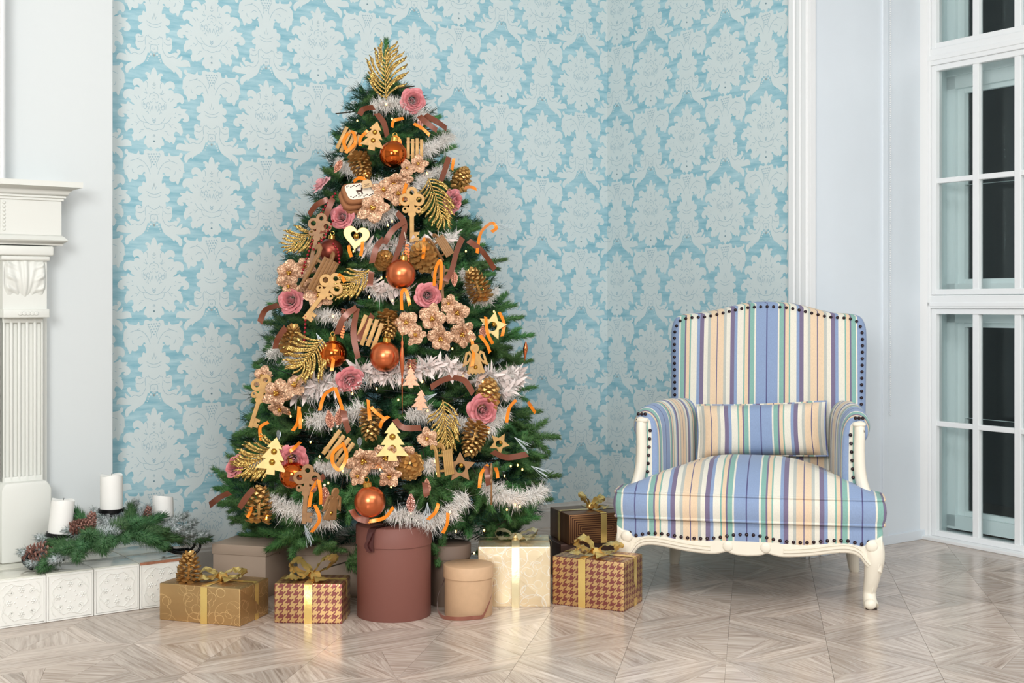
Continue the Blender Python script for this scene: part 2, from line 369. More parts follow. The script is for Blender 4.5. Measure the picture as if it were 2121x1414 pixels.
# ---- skirting boards
def skirting(name, M, x0, x1, sg):
    b = MB(); prof = [(0, 0), (.02, 0), (.02, .07), (.016, .076), (.016, .084), (.011, .09), (.008, .1), (0, .1)]
    Mx = Matrix(((0, 0, 1, 0), (sg, 0, 0, 0), (0, 1, 0, 0), (0, 0, 0, 1)))
    b.prism(prof, x0, x1, Mx); return struct(name, b.mesh(name, M_shaded_base, False), None, M)
skirting('baseboard_back', Mwall, -2.3, -.001, -1)
skirting('baseboard_right', frame(P1, VB), .001, LB-.1, (1 if (frame(P1, VB).to_3x3() @ Vector((0, 1, 0))).dot(NB) > 0 else -1))
# ---- fluted corner trim and its plinth, batten and narrow corner cove on the pier
MB1 = frame(P1, VB); sg = 1 if (MB1.to_3x3() @ Vector((0, 1, 0))).dot(NB) > 0 else -1
tb = MB(); x0 = LB-.098
prof = [(0, 0), (0, .012), (.008, .016), (.03, .016), (.034, .010), (.04, .010), (.046, .017), (.064, .017), (.07, .011), (.075, .02), (.098, .02), (.098, 0)]
tb.prism([(x0+a, sg*b) for a, b in prof], 0, H); tb.box((x0+.055, sg*.014, .07), (.1, .028, .14))
struct('trim_1', tb.mesh('trim_1', M_trim, False, bevel=.0015), None, MB1)
tb = MB()
def on_pier(px): k = (px-CX)/F; return (k*P2.y-P2.x)/(UP.x-UP.y*k)
a, b = on_pier(1672), on_pier(1684); tb.box(((a+b)/2, -.006, H/2), (b-a, .018, H))
struct('trim_2', tb.mesh('trim_2', M_trim, False, bevel=.002), None, Mp)
tb = MB(); a, b = on_pier(1826), on_pier(1837); tb.box(((a+b)/2, -.003, H/2+.0), (b-a, .008, H)); 
struct('trim_3', tb.mesh('trim_3', M_cool, False, bevel=.002), None, Mp)
tb = MB(); a, b = on_pier(1906), LP; tb.prism([(a, 0), (b, 0), (b, -.03), ((a+b)/2, -.012)], 0, H)
struct('trim_4', tb.mesh('trim_4', M_trim, True), None, Mp)
tb = MB(); tb.box((LP/2+.03, -.004, .02), (LP-.06, .008, .04)); struct('baseboard_pier', tb.mesh('baseboard_pier', M_cool, False, bevel=.002), None, Mp)
# ---- the window: inner sashes, splayed jamb, outer sashes, glass
def glass_mat():
    m = bpy.data.materials.new('window_glass'); m.use_nodes = True; nt = m.node_tree; L = nt.links
    out = nt.nodes['Material Output']; nt.nodes.remove(nt.nodes['Principled BSDF'])
    tr = nn(nt, 'ShaderNodeBsdfTransparent'); tr.inputs[0].default_value = (.98, .997, .995, 1)
    gl = nn(nt, 'ShaderNodeBsdfGlossy'); gl.inputs['Roughness'].default_value = .02; gl.inputs[0].default_value = (.9, 1, 1, 1)
    fr = nn(nt, 'ShaderNodeFresnel'); fr.inputs[0].default_value = 1.22; mx = nn(nt, 'ShaderNodeMixShader')
    L.new(fr.outputs[0], mx.inputs[0]); L.new(tr.outputs[0], mx.inputs[1]); L.new(gl.outputs[0], mx.inputs[2]); L.new(mx.outputs[0], out.inputs[0])
    return m
M_glass = glass_mat(); M_wood = mat('white_window_paint', (240, 243, 244), .35, bump=(40, .12)); M_jamb = mat('pale_window_paint', (238, 249, 250), .4, bump=(50, .2))
wf = MB()
# fixed frame: left stile mouldings, transom rails, sill
wf.box((.012, 0, 1.6), (.03, .06, 3.2)); wf.box((.0, -ysg*.012, 1.6), (.014, .05, 3.2))
wf.box((.65, 0, 2.05), (1.34, .055, .07)); wf.box((.65, -ysg*.012, 2.045), (1.34, .04, .022))
wf.box((.65, 0, 1.01), (1.34, .055, .055)); wf.box((.65, -ysg*.01, 1.0), (1.34, .04, .02))
wf.box((.65, -ysg*.01, .008), (1.34, .1, .016)); wf.box((1.33, 0, 1.6), (.06, .06, 3.2))
win = struct('window_1', wf.mesh('window_1', M_wood, False, bevel=.003), None, Mw)
for z0, z1, zm in ((.016, .982, .493), (1.04, 2.015, 1.524), (2.085, 3.1, 2.6)):
    for t0 in (.027, .66):
        t1 = t0+.63; sb = MB()
        sb.box((t0+.012, 0, (z0+z1)/2), (.024, .04, z1-z0)); sb.box((t1-.012, 0, (z0+z1)/2), (.024, .04, z1-z0))
        sb.box(((t0+t1)/2, 0, z0+.012), (.6, .038, .024)); sb.box(((t0+t1)/2, 0, z1-.012), (.6, .038, .024))
        o = ob('sash', sb.mesh('sash', M_wood, False, bevel=.0025), win)
        xs = (t0+.22, t0+.42)
        for x in xs: ob('muntin', MB().box((x, 0, (z0+z1)/2), (.03, .03, z1-z0-.04)).mesh('muntin', M_wood, False, bevel=.003), o)
        ob('muntin', MB().box(((t0+t1)/2, 0, zm), (.59, .028, .022)).mesh('muntin', M_wood, False, bevel=.003), o)
        xx = (t0+.024, xs[0], xs[1], t1-.024); zz = (z0+.024, zm, z1-.024)
        for i in range(3):
            for j in range(2):
                ob('pane', MB().box(((xx[i]+xx[i+1])/2, ysg*.004, (zz[j]+zz[j+1])/2), (xx[i+1]-xx[i], .003, zz[j+1]-zz[j])).mesh('pane', M_glass, False), o)
jb = MB()
for a, b in (((.02, .02), (-.062, .2)), ((1.3, .02), (1.36, .2))):
    jb.add([(a[0], ysg*a[1], 0), (b[0], ysg*b[1], 0), (b[0], ysg*b[1], 3.1), (a[0], ysg*a[1], 3.1)], [(0, 1, 2, 3)])
jb.add([(.02, ysg*.02, .004), (1.3, ysg*.02, .004), (1.36, ysg*.22, .004), (-.06, ysg*.22, .004)], [(0, 1, 2, 3)])
jb.add([(.02, ysg*.02, 3.1), (1.3, ysg*.02, 3.1), (1.36, ysg*.22, 3.1), (-.06, ysg*.22, 3.1)], [(0, 1, 2, 3)])
ob('jamb', jb.mesh('jamb', M_jamb, False), win)
for z0, z1 in ((.03, .98), (1.04, 2.0), (2.08, 3.1)):
    of = MB(); y = ysg*.2
    of.box((-.035, y, (z0+z1)/2), (.055, .05, z1-z0)); of.box((.005, y+ysg*.012, (z0+z1)/2), (.04, .03, z1-z0)); of.box((.34, y+ysg*.012, (z0+z1)/2+0), (.7, .03, .0001))
    for z in (z0+.02, z1-.03): of.box((.65, y, z), (1.4, .05, .06)); of.box((.65, y+ysg*.012, z+(.035 if z == z0+.02 else -.035)), (1.34, .025, .03))
    of.box((.68, y, (z0+z1)/2), (.09, .05, z1-z0))
    o = ob('outer_sash', of.mesh('outer_sash', M_jamb, False, bevel=.003), win)
    ob('pane', MB().box((.33, y+ysg*.02, (z0+z1)/2), (.62, .003, z1-z0)).mesh('pane', M_glass, False), o)
    ob('pane', MB().box((1.02, y+ysg*.02, (z0+z1)/2), (.6, .003, z1-z0)).mesh('pane', M_glass, False), o)
ob('mid_rail', MB().box((.65, ysg*.2, 1.01), (1.42, .07, .08)).box((.65, ysg*.2, 2.04), (1.42, .07, .09)).mesh('mid_rail', M_jamb, False, bevel=.003), win)
# added dark backing behind the panes, makes the windows look like night
M_out = mat('night_backing', (24, 31, 33), .9, vary=(4, .15))
ow = MB().box((.6, ysg*1.1, 1.6), (3.4, .1, 4)).box((-.9, ysg*.68, 1.6), (.1, .75, 4)).box((2.2, ysg*.68, 1.6), (.1, .75, 4)).box((.6, ysg*.72, -.3), (3.2, .8, .1))
struct('window_backing', ow.mesh('window_backing', M_out, False), None, Mw)
# bead chain of a blind on the pier
cbn = MB(); xq = on_pier(1838)+.004
for i in range(260):
    z = 2.75-i*.0092
    if z < .54: break
    cbn.ball((xq, -.012, z), .0026, 5)
tag(ob('blind_chain', cbn.mesh('blind_chain', M_trim), None, Mp), 'thin white bead chain of a blind hanging down the white pier', 'chain')

# ================================================================ FLOOR: parquet panels of mitred boards
def parquet_mat():
    m = bpy.data.materials.new('pale_oak_laminate'); m.use_nodes = True; nt = m.node_tree; L = nt.links; b = nt.nodes['Principled BSDF']
    uv = nn(nt, 'ShaderNodeUVMap'); uv.uv_map = 'UVMap'; oi = nn(nt, 'ShaderNodeObjectInfo'); at = nn(nt, 'ShaderNodeAttribute', attribute_name='tint')
    rnd = math_n(nt, 'FRACT', math_n(nt, 'ADD', oi.outputs['Random'], at.outputs['Fac']))
    cv = nn(nt, 'ShaderNodeCombineXYZ'); L.new(math_n(nt, 'MULTIPLY', rnd, 37.0), cv.inputs[2])
    av = nn(nt, 'ShaderNodeVectorMath', operation='ADD'); L.new(uv.outputs[0], av.inputs[0]); L.new(cv.outputs[0], av.inputs[1])
    mp = nn(nt, 'ShaderNodeMapping'); mp.inputs['Scale'].default_value = (3.2, 48, 1); L.new(av.outputs[0], mp.inputs[0])
    n = nn(nt, 'ShaderNodeTexNoise'); n.inputs['Scale'].default_value = 1.6; n.inputs['Detail'].default_value = 7; n.inputs['Roughness'].default_value = .62; n.inputs['Distortion'].default_value = .8
    L.new(mp.outputs[0], n.inputs['Vector'])
    cr = nn(nt, 'ShaderNodeValToRGB'); e = cr.color_ramp.elements
    e[0].position = .33; e[0].color = lin((166, 148, 135)); e[1].position = .68; e[1].color = lin((222, 209, 198))
    x = e.new(.5); x.color = lin((200, 184, 171)); L.new(n.outputs['Fac'], cr.inputs[0])
    h = nn(nt, 'ShaderNodeHueSaturation'); L.new(cr.outputs[0], h.inputs['Color'])
    mr = nn(nt, 'ShaderNodeMapRange'); mr.inputs[3].default_value = .82; mr.inputs[4].default_value = 1.1; L.new(rnd, mr.inputs[0]); L.new(mr.outputs[0], h.inputs['Value'])
    L.new(h.outputs[0], b.inputs['Base Color']); b.inputs['Roughness'].default_value = .2; b.inputs['Specular IOR Level'].default_value = .45
    rr = nn(nt, 'ShaderNodeMapRange'); rr.inputs[3].default_value = .15; rr.inputs[4].default_value = .3; L.new(n.outputs['Fac'], rr.inputs[0]); L.new(rr.outputs[0], b.inputs['Roughness'])
    bp = nn(nt, 'ShaderNodeBump'); bp.inputs['Strength'].default_value = .06; bp.inputs['Distance'].default_value = .0006; L.new(n.outputs['Fac'], bp.inputs['Height']); L.new(bp.outputs[0], b.inputs['Normal'])
    return m
M_par = parquet_mat()
fl = MB(); fl.box((-2.4, 4, -.026), (9.8, 8.8, .04))
floor = struct('floor', fl.mesh('floor', M_dark, False), None, Matrix.Translation(P1) @ RZ(math.atan2(U.y, U.x)) @ Matrix.Diagonal((1, -1, 1, 1)))
fm_inv = floor.matrix_basis.inverted()
E1 = Vector((.336, .235)); E2 = Vector((.236, -.299)); O0 = Vector((.800, 4.720))
def tri_pieces(H1, H2, K, star):
    def P(a, b, c): return H1*a+H2*b+K*c
    g1 = (K-H1).normalized(); g2 = (K-H2).normalized(); gh = (H2-H1).normalized()
    if not star:
        A = [((0, 0, 1), (1, 0, 0), (.86, .14, 0), (.14, .14, .72)), ((.14, .14, .72), (.86, .14, 0), (.72, .28, 0), (.28, .28, .44))]
        out = [([P(*q) for q in a], g1) for a in A]+[([P(q[1], q[0], q[2]) for q in a], g2) for a in A]
        return out+[([P(.28, .28, .44), P(.72, .28, 0), P(.28, .72, 0)], (gh+Vector((-gh.y, gh.x))*.6).normalized())]
    A = [[(0, 1, 0), (0, 0, 1), (.15, 0, .85), (.15, .85, 0)], [(.15, .85, 0), (.15, 0, .85), (.3, 0, .7), (.3, .7, 0)]]
    out = [([P(*q) for q in a], g2) for a in A]
    out += [([P(1, 0, 0), P(.3, .29, .41), P(.3, .135, .565)], (P(.3, .2, .5)-H1).normalized()), ([P(1, 0, 0), P(.3, .135, .565), P(.3, 0, .7)], g1)]
    return out+[([P(1, 0, 0), P(.3, .7, 0), P(.3, .29, .41)], Vector((-gh.y, gh.x)))]
def piece(poly, grain, off):
    c = sum(poly, Vector((0, 0)))/len(poly); top = []
    n = len(poly); area2 = sum(poly[i].x*poly[(i+1) % n].y-poly[(i+1) % n].x*poly[i].y for i in range(n))
    if area2 < 0: poly = poly[::-1]
    ins = []
    for i in range(n):                        # inset every edge by half a joint
        a, b, d = poly[i-1], poly[i], poly[(i+1) % n]
        e1 = (b-a).normalized(); e2 = (d-b).normalized(); n1 = Vector((-e1.y, e1.x)); n2 = Vector((-e2.y, e2.x)); k = n1+n2
        q = k/max(k.dot(n1), .2)*.00045
        if q.length > .002: q = q.normalized()*.002
        ins.append(b+q)
    gx = grain; gy = Vector((-grain.y, grain.x))
    m = MB(); vs = [(p.x, p.y, 0) for p in ins]+[(p.x, p.y, -.006) for p in ins]
    uv = [((p-c).dot(gx)+off, (p-c).dot(gy)+off*.37) for p in ins]
    fs = [tuple(range(n))]+[(i, i+n, (i+1) % n+n, (i+1) % n) for i in range(n)]
    m.add(vs, fs, 0, None, [uv]+[[uv[i], uv[i], uv[(i+1) % n], uv[(i+1) % n]] for i in range(n)]); return m
PIECES = {}
for kind in (0, 1, 2):                        # 0 plain, 1 star at (i+1,j), 2 star at (i,j+1)
    H1, H2, L_ = (E1, E2, []) if kind != 2 else (E2, E1, [])
    for K in (Vector((0, 0)), E1+E2):
        L_ += tri_pieces(H1, H2, K, kind != 0)
    PIECES[kind] = [(sum(p, Vector((0, 0)))/len(p), piece(p, g, RND.random()*5)) for p, g in L_]
PMESH = {k: [(c, m.mesh('parquet_board', M_par, False), m) for c, m in v] for k, v in PIECES.items()}
cand = []
for i in range(-22, 18):
    for j in range(-8, 18):
        o = O0+E1*i+E2*j
        c3 = Vector((o.x, o.y, 0)); rel = c3-P1
        if rel.dot(N) < -.45 or (c3-P3).dot(WO) > .35 or rel.dot(U) < -6.4 or rel.dot(N) > 7.9: continue
        s = i+j+1; kind = 0
        if s % 3 == 0: kind = 1 if (i+1) % 2 == 0 else 2
        for q, (c, me, mb) in enumerate(PMESH[kind]):
            p = o+c
            if p.y < .5: vis = 0
            else:
                px = CX+p.x/p.y*F; py = HY+F/p.y
                vis = 1/p.y**2 if (-60 < px < 2180 and py < 1450) else 0
                if vis and ((Vector((p.x, p.y, 0))-P1).dot(N) < .03 or (Vector((p.x, p.y, 0))-P1).dot(NB) < 0 and p.x > .4 and (Vector((p.x, p.y, 0))-P2).dot(NPR) < 0): vis = 0
                poly = [mb.v[z] for z in mb.f[0]]; ar = abs(sum(poly[z].x*poly[(z+1) % len(poly)].y-poly[(z+1) % len(poly)].x*poly[z].y for z in range(len(poly))))/2
                vis *= ar/p.y
            cand.append((vis, o, me, mb))
cand.sort(key=lambda a: -a[0])
rest = MB(); tints = []
for n_, (vis, o, me, mb) in enumerate(cand):
    if n_ < 300 and vis > 0: ob('parquet_board', me, floor, fm_inv @ T(o.x, o.y, 0))
    else:
        r0 = RND.random(); of = len(rest.v); base = len(rest.f)
        rest.v += [Vector((p.x+o.x, p.y+o.y, p.z)) for p in mb.v]; tints += [r0]*len(mb.v)
        rest.f.append([of+z for z in mb.f[0]]); rest.mi.append(0); rest.uv[base] = mb.uv[0]
me = bpy.data.meshes.new('parquet_boards_far'); me.from_pydata([tuple(p) for p in rest.v], [], rest.f); me.materials.append(M_par)
ul = me.uv_layers.new(name='UVMap')
for i, p in enumerate(me.polygons):
    for j, li in enumerate(p.loop_indices): ul.data[li].uv = rest.uv[i][j]
ta = me.attributes.new('tint', 'FLOAT', 'POINT'); ta.data.foreach_set('value', tints)
o = ob('parquet_boards_far', me, floor, fm_inv); o['kind'] = 'stuff'

# ================================================================ FIREPLACE
M_cream = mat('cream_plaster', (224, 226, 220), .42, bump=(50, .1))
Dp = -1                                       # in Mwall, room side is -y
fp = thing('fireplace_surround', 'cream carved fireplace surround with fluted pilaster at the left edge', 'fireplace', Mwall)
def mould(prof, x0, x1):                      # prof: (depth, z) profile run along x, returned at right end as a mitred return
    b = MB(); n = len(prof); vs = []
    for d, z in prof: vs.append((x0, -d, z))
    for d, z in prof: vs.append((x1+(d-.25), -d, z))            # corner, mitred
    for d, z in prof: vs.append((x1+(d-.25), -.125, z))         # return to the breast
    fs = [(i, i+1, n+i+1, n+i) for i in range(n-1)]+[(n+i, n+i+1, 2*n+i+1, 2*n+i) for i in range(n-1)]
    fs += [tuple(range(n-1, -1, -1)), (0, n, 2*n), tuple(2*n+i for i in range(n))]
    b.add(vs, fs[:-3]); 
    b.add([(x0, -.125, prof[0][1]), (x0, -prof[0][0], prof[0][1]), (x1+prof[0][0]-.25, -prof[0][0], prof[0][1]), (x1+prof[0][0]-.25, -.125, prof[0][1])], [(0, 1, 2, 3)])
    b.add([(x0, -.125, prof[-1][1]), (x0, -prof[-1][0], prof[-1][1]), (x1+prof[-1][0]-.25, -prof[-1][0], prof[-1][1]), (x1+prof[-1][0]-.25, -.125, prof[-1][1])], [(0, 1, 2, 3)])
    return b
XR = -2.590
def arc(d0, z0, d1, z1, bul, n=6):
    out = []
    for i in range(n+1):
        t = i/n; d = d0+(d1-d0)*t; z = z0+(z1-z0)*t; k = math.sin(PI*t)*bul; L = math.hypot(d1-d0, z1-z0); out.append((d-(z1-z0)/L*k, z+(d1-d0)/L*k))
    return out
ob('mantel_shelf', mould([(.25, 1.345), (.256, 1.345), (.256, 1.352), (.262, 1.354), (.262, 1.36)]+arc(.266, 1.362, .296, 1.386, .006)+[(.305, 1.388), (.305, 1.406)], -3.6, XR).mesh('mantel_shelf', M_cream, True), fp)
ob('frieze', mould([(.25, 1.228), (.25, 1.348)], -3.6, XR).mesh('frieze', M_cream, False), fp)
ob('lower_moulding', mould([(.25, 1.196), (.254, 1.196), (.256, 1.203), (.262, 1.206), (.268, 1.213), (.262, 1.219), (.258, 1.224), (.25, 1.23)], -3.6, XR).mesh('lower_moulding', M_cream, True), fp)
pb2 = MB()                                    # beaded edge panel of the frieze at the frame edge
for i in range(8): pb2.ball((-2.775, -.25, 1.245+i*.0125), .0055, 6)
ob('beaded_panel', pb2.box((-2.83, -.25, 1.29), (.085, .006, .105)).mesh('beaded_panel', M_cream), fp)
xc = -2.70; hw = .072                         # pilaster centre and half width
xl, xr_ = -2.774, -2.632
ob('abacus', MB().box(((xl+xr_)/2, -.19, 1.177), (xr_-xl+.034, .13, .032)).box(((xl+xr_)/2, -.186, 1.153), (xr_-xl+.016, .118, .018)).mesh('abacus', M_cream, True, bevel=.006, seg=3), fp)
def corbel(u, v):                             # v 0 top .. 1 bottom
    x = xl+(xr_-xl)*(u*.92+.04); z = 1.144-.16*v
    dep = .238-.02*v+.018*math.sin(PI*min(1, v*1.15))-.012*max(0, v-.6)
    a = (u-.5)*2; rad = math.sqrt((a*.85)**2+((v-1.02)*1.1)**2); th = math.atan2(a, 1.08-v)
    ridge = .0035*(0.5+0.5*math.cos(th*17))*(1 if v < .9 else .3)*min(1, abs(a)*4)
    lob = .006*max(0, math.cos(v*26+abs(a)*5))*min(1, max(0, abs(a)-.3)*2.2)
    mid = .007*math.exp(-(a/.12)**2); foot = .014*math.exp(-((v-.93)/.06)**2)*max(0, 1-(a/.75)**2)
    e = min(1, min(u, 1-u)*16)*min(1, (1-v)*14+.0)
    return (x, -(dep-.012+(ridge+lob+mid+foot+.006)*e), z)
cbm = MB(); cbm.grid(corbel, 56, 64); cbm.box(((xl+xr_)/2, -.18, 1.064), (xr_-xl, .1, .16))
ob('corbel', cbm.mesh('corbel', M_cream), fp)
nb = MB().box(((xl+xr_)/2, -.187, .97), (xr_-xl+.006, .128, .028))
for i in range(5): nb.lathe([(.0001, .003), (.006, .003), (.008, 0)], 10, (xc-.024+i*.013, -.252, .97), 0, RX(PI/2).to_3x3())
ob('neck_block', nb.mesh('neck_block', M_cream, True, bevel=.002), fp)
shf = MB(); w = xr_-xl-.012; x0 = xl+.006; fl_w = w/5.6   # fluted shaft as a section extruded upwards, flutes with rounded ends
shf.box(((xl+xr_)/2, -.165, .68), (w, .07, .556))
def flute_strip(i0, i1, y0, y1, z0, z1): shf.box(((i0+i1)/2, -(y0+y1)/2, (z0+z1)/2), (i1-i0, y1-y0, z1-z0))
edges = [x0]
for i in range(5):
    cxf = x0+w*(.11+.195*i); edges += [cxf-.0075, cxf+.0075]
edges.append(x0+w)
for i in range(0, len(edges), 2): flute_strip(edges[i], edges[i+1], .2, .212, .402, .958)
flute_strip(x0, x0+w, .2, .2118, .938, .958); flute_strip(x0, x0+w, .2, .2118, .402, .43)
ob('fluted_shaft', shf.mesh('fluted_shaft', M_cream, True, bevel=.0028), fp)
ob('backing_strip', MB().box(((xl+xr_)/2+.004, -.15, .66), (xr_-xl+.026, .05, 1.0)).box((-3.1, -.15, .66), (.8, .05, 1.0)).mesh('backing_strip', M_cream, False, bevel=.002), fp)
pl = MB(); pl.prism([(xl-.008, .153), (xr_+.01, .153), (xr_+.01, .39), (xr_+.002, .404), (xr_-.006, .414), (xl+.006, .414), (xl-.002, .404), (xl-.008, .39)], -.13, -.25, Matrix(((1, 0, 0, 0), (0, 0, 1, 0), (0, 1, 0, 0), (0, 0, 0, 1))))
ob('plinth', pl.mesh('plinth', M_cream, True, bevel=.004), fp)
# white frame standing on the mantel, only its edge in view
mfx = s_at(8, .2)
tag(ob('mirror_frame', MB().box((mfx-.03, -.2, 2.0), (.06, .04, 1.186)).box((mfx-.012, -.222, 2.0), (.012, .012, 1.18)).box((mfx-.5, -.195, 2.0), (.9, .02, 1.18)).mesh('mirror_frame', M_trim, False, bevel=.003), None, Mwall),
    'white frame standing on the mantel shelf, cut by the left edge', 'frame')
# hearth of glazed tiles
M_tile = mat('white_glazed_tile', (238, 238, 232), .12, coat=.5, bump=(18, .15)); M_tile2 = mat('grey_green_glazed_tile', (214, 213, 200), .12, coat=.5, bump=(14, .15))
M_terra = mat('raw_terracotta', (176, 120, 92), .8, vary=(60, .2)); M_grout = mat('grout', (205, 200, 190), .9, vary=(40, .1))
he = thing('hearth', 'low tiled hearth, white relief tiles on front and glazed grey tiles on top', 'hearth', Mwall)
XE = -2.26; HH = .152; DF = .49
ob('core', MB().box(((XE-3.9)/2-.003, -(DF-.006)/2-.001, HH/2-.004), (3.9+XE-.0, DF-.016, HH-.010)).mesh('core', M_grout, False), he)
tl = MB(); q = .1475/2
tl.box((0, 0, 0), (.1475, .008, .1475)); 
def rl(pts, r=.0022, closed=False): tl.tube([(p[0], -.0045, p[1]) for p in pts], r, 6, closed, 0, 1)
rl([(-.068, -.068), (.068, -.068), (.068, .068), (-.068, .068)], .0014, True)
for k in range(4):
    A = k*PI/2; ca, sa = math.cos(A), math.sin(A)
    def rot(p): return (p[0]*ca-p[1]*sa, p[0]*sa+p[1]*ca)
    rl([rot(p) for p in [(-.03, .028), (-.036, .044), (-.022, .056), (0, .05), (.022, .056), (.036, .044), (.03, .028)]], .0022)
    rl([rot((.032+.011*math.cos(t*.9)*(1-t*.08), .032+.011*math.sin(t*.9)*(1-t*.08))) for t in range(8)], .0018)
    rl([rot(p) for p in [(.05, .012), (.06, .03), (.055, .05), (.045, .06)]], .0016)
    for m_ in range(6):
        c = rot((0, .038)); tl.ball((c[0]+.007*math.cos(m_*PI/3), -.0045, c[1]+.007*math.sin(m_*PI/3)), .0034, 5, 0, (1, .5, 1))
    tl.ball((*[rot((0, .038))[0]], -.0045, rot((0, .038))[1]), .004, 6)
for m_ in range(8): tl.ball((.02*math.cos(m_*PI/4), -.004, .02*math.sin(m_*PI/4)), .0035, 5, 0, (1, .5, 1))
ME_tile = tl.mesh('relief_tile', M_tile)
for k in range(8): ob('relief_tile', ME_tile, he, T(XE-.075-.15*k, -(DF-.004)+(RND.random()-.5)*.0015, HH/2-.001))
ME_top = MB().box((0, 0, 0), (.1475, .1475, .009)).mesh('top_tile', M_tile2, True, bevel=.0015)
for k in range(8):
    for r_ in range(3): ob('top_tile', ME_top, he, T(XE-.075-.15*k, -(DF-.078-.15*r_)+.001, HH-.004+(RND.random()-.5)*.001))
ob('chipped_edge', MB().box((XE-.075, -(DF-.0008), HH-.004), (.146, .006, .009)).mesh('chipped_edge', M_terra, False, bevel=.001), he, None, 'bare terracotta edge of the end tile')
sm = MB().box((0, 0, 0), (.008, .148, .146)).mesh('end_tile', M_tile, True, bevel=.0015)
for r_ in range(3): ob('end_tile', sm, he, T(XE+.0, -(DF-.078-.15*r_), HH/2-.002))
# ================================================================ ARMCHAIR
def stripe_mat():
    m = bpy.data.materials.new('striped_cotton'); m.use_nodes = True; nt = m.node_tree; L = nt.links; b = nt.nodes['Principled BSDF']
    at = nn(nt, 'ShaderNodeAttribute', attribute_name='s')
    pp = math_n(nt, 'PINGPONG', at.outputs['Fac'], .186); fr = math_n(nt, 'DIVIDE', pp, .186)
    cr = nn(nt, 'ShaderNodeValToRGB'); cr.color_ramp.interpolation = 'CONSTANT'; el = cr.color_ramp.elements
    bl, cm, te, pu, pe, gr, ln = (142,162,196), (230,226,212), (136,180,170), (124,114,142), (230,205,175), (186,190,184), (92,92,134)
    st = [(0, ln), (5, bl), (122, cm), (140, te), (188, pu), (205, pe), (245, te), (260, cm), (330, bl), (362, pu), (408, cm), (455, gr), (484, pe), (555, ln)]
    while len(el) < len(st): el.new(.5)
    for e, (p, c) in zip(el, st): e.position = p/560; e.color = lin(c)
    L.new(fr, cr.inputs[0])
    tc = nn(nt, 'ShaderNodeTexCoord'); n = nn(nt, 'ShaderNodeTexNoise'); n.inputs['Scale'].default_value = 420; n.inputs['Detail'].default_value = 2
    mp = nn(nt, 'ShaderNodeMapping'); mp.inputs['Scale'].default_value = (1, 1, .35); L.new(tc.outputs['Object'], mp.inputs[0]); L.new(mp.outputs[0], n.inputs['Vector'])
    h = nn(nt, 'ShaderNodeHueSaturation'); mr = nn(nt, 'ShaderNodeMapRange'); mr.inputs[3].default_value = .86; mr.inputs[4].default_value = 1.12
    L.new(n.outputs['Fac'], mr.inputs[0]); L.new(mr.outputs[0], h.inputs['Value']); L.new(cr.outputs[0], h.inputs['Color']); L.new(h.outputs[0], b.inputs['Base Color'])
    b.inputs['Roughness'].default_value = .85; b.inputs['Specular IOR Level'].default_value = .15; b.inputs['Sheen Weight'].default_value = .15
    bp = nn(nt, 'ShaderNodeBump'); bp.inputs['Strength'].default_value = .25; bp.inputs['Distance'].default_value = .0006; L.new(n.outputs['Fac'], bp.inputs['Height']); L.new(bp.outputs[0], b.inputs['Normal'])
    return m
M_str = stripe_mat(); M_paint = mat('chipped_ivory_paint', (238, 231, 214), .4, bump=(60, .15)); M_nail = mat('dark_bronze_nail', (74, 62, 66), .28, 1.0)
MC = T(.7924, 4.388, 0) @ RZ(math.radians(-13))
chair = thing('armchair', 'wide striped armchair with ivory carved legs and studded blue, cream and peach fabric', 'armchair', MC)
ME_nail = MB().lathe([(.0062, 0), (.0056, .0025), (.0036, .0045), (.00001, .0055)], 10).mesh('nail', M_nail)
def nail(p, nrm, par=None):
    q = Vector(nrm).to_track_quat('Z', 'Y').to_matrix().to_4x4(); ob('nail', ME_nail, par or chair, T(p) @ q)
def sym(pts): return pts+[(-x, z) for x, z in pts[::-1] if abs(x) > 1e-6]
# chipped paint: small dark nicks are part of the wood's own colour
nt = M_paint.node_tree; vt = nn(nt, 'ShaderNodeTexNoise'); vt.inputs['Scale'].default_value = 38; vt.inputs['Detail'].default_value = 5; tc = nn(nt, 'ShaderNodeTexCoord'); nt.links.new(tc.outputs['Object'], vt.inputs['Vector'])
mx = nn(nt, 'ShaderNodeMix', data_type='RGBA'); mx.inputs[6].default_value = lin((238, 231, 214)); mx.inputs[7].default_value = lin((78, 62, 50))
nt.links.new(math_n(nt, 'GREATER_THAN', vt.outputs['Fac'], .735), mx.inputs[0]); nt.links.new(mx.outputs[2], nt.nodes['Principled BSDF'].inputs['Base Color'])
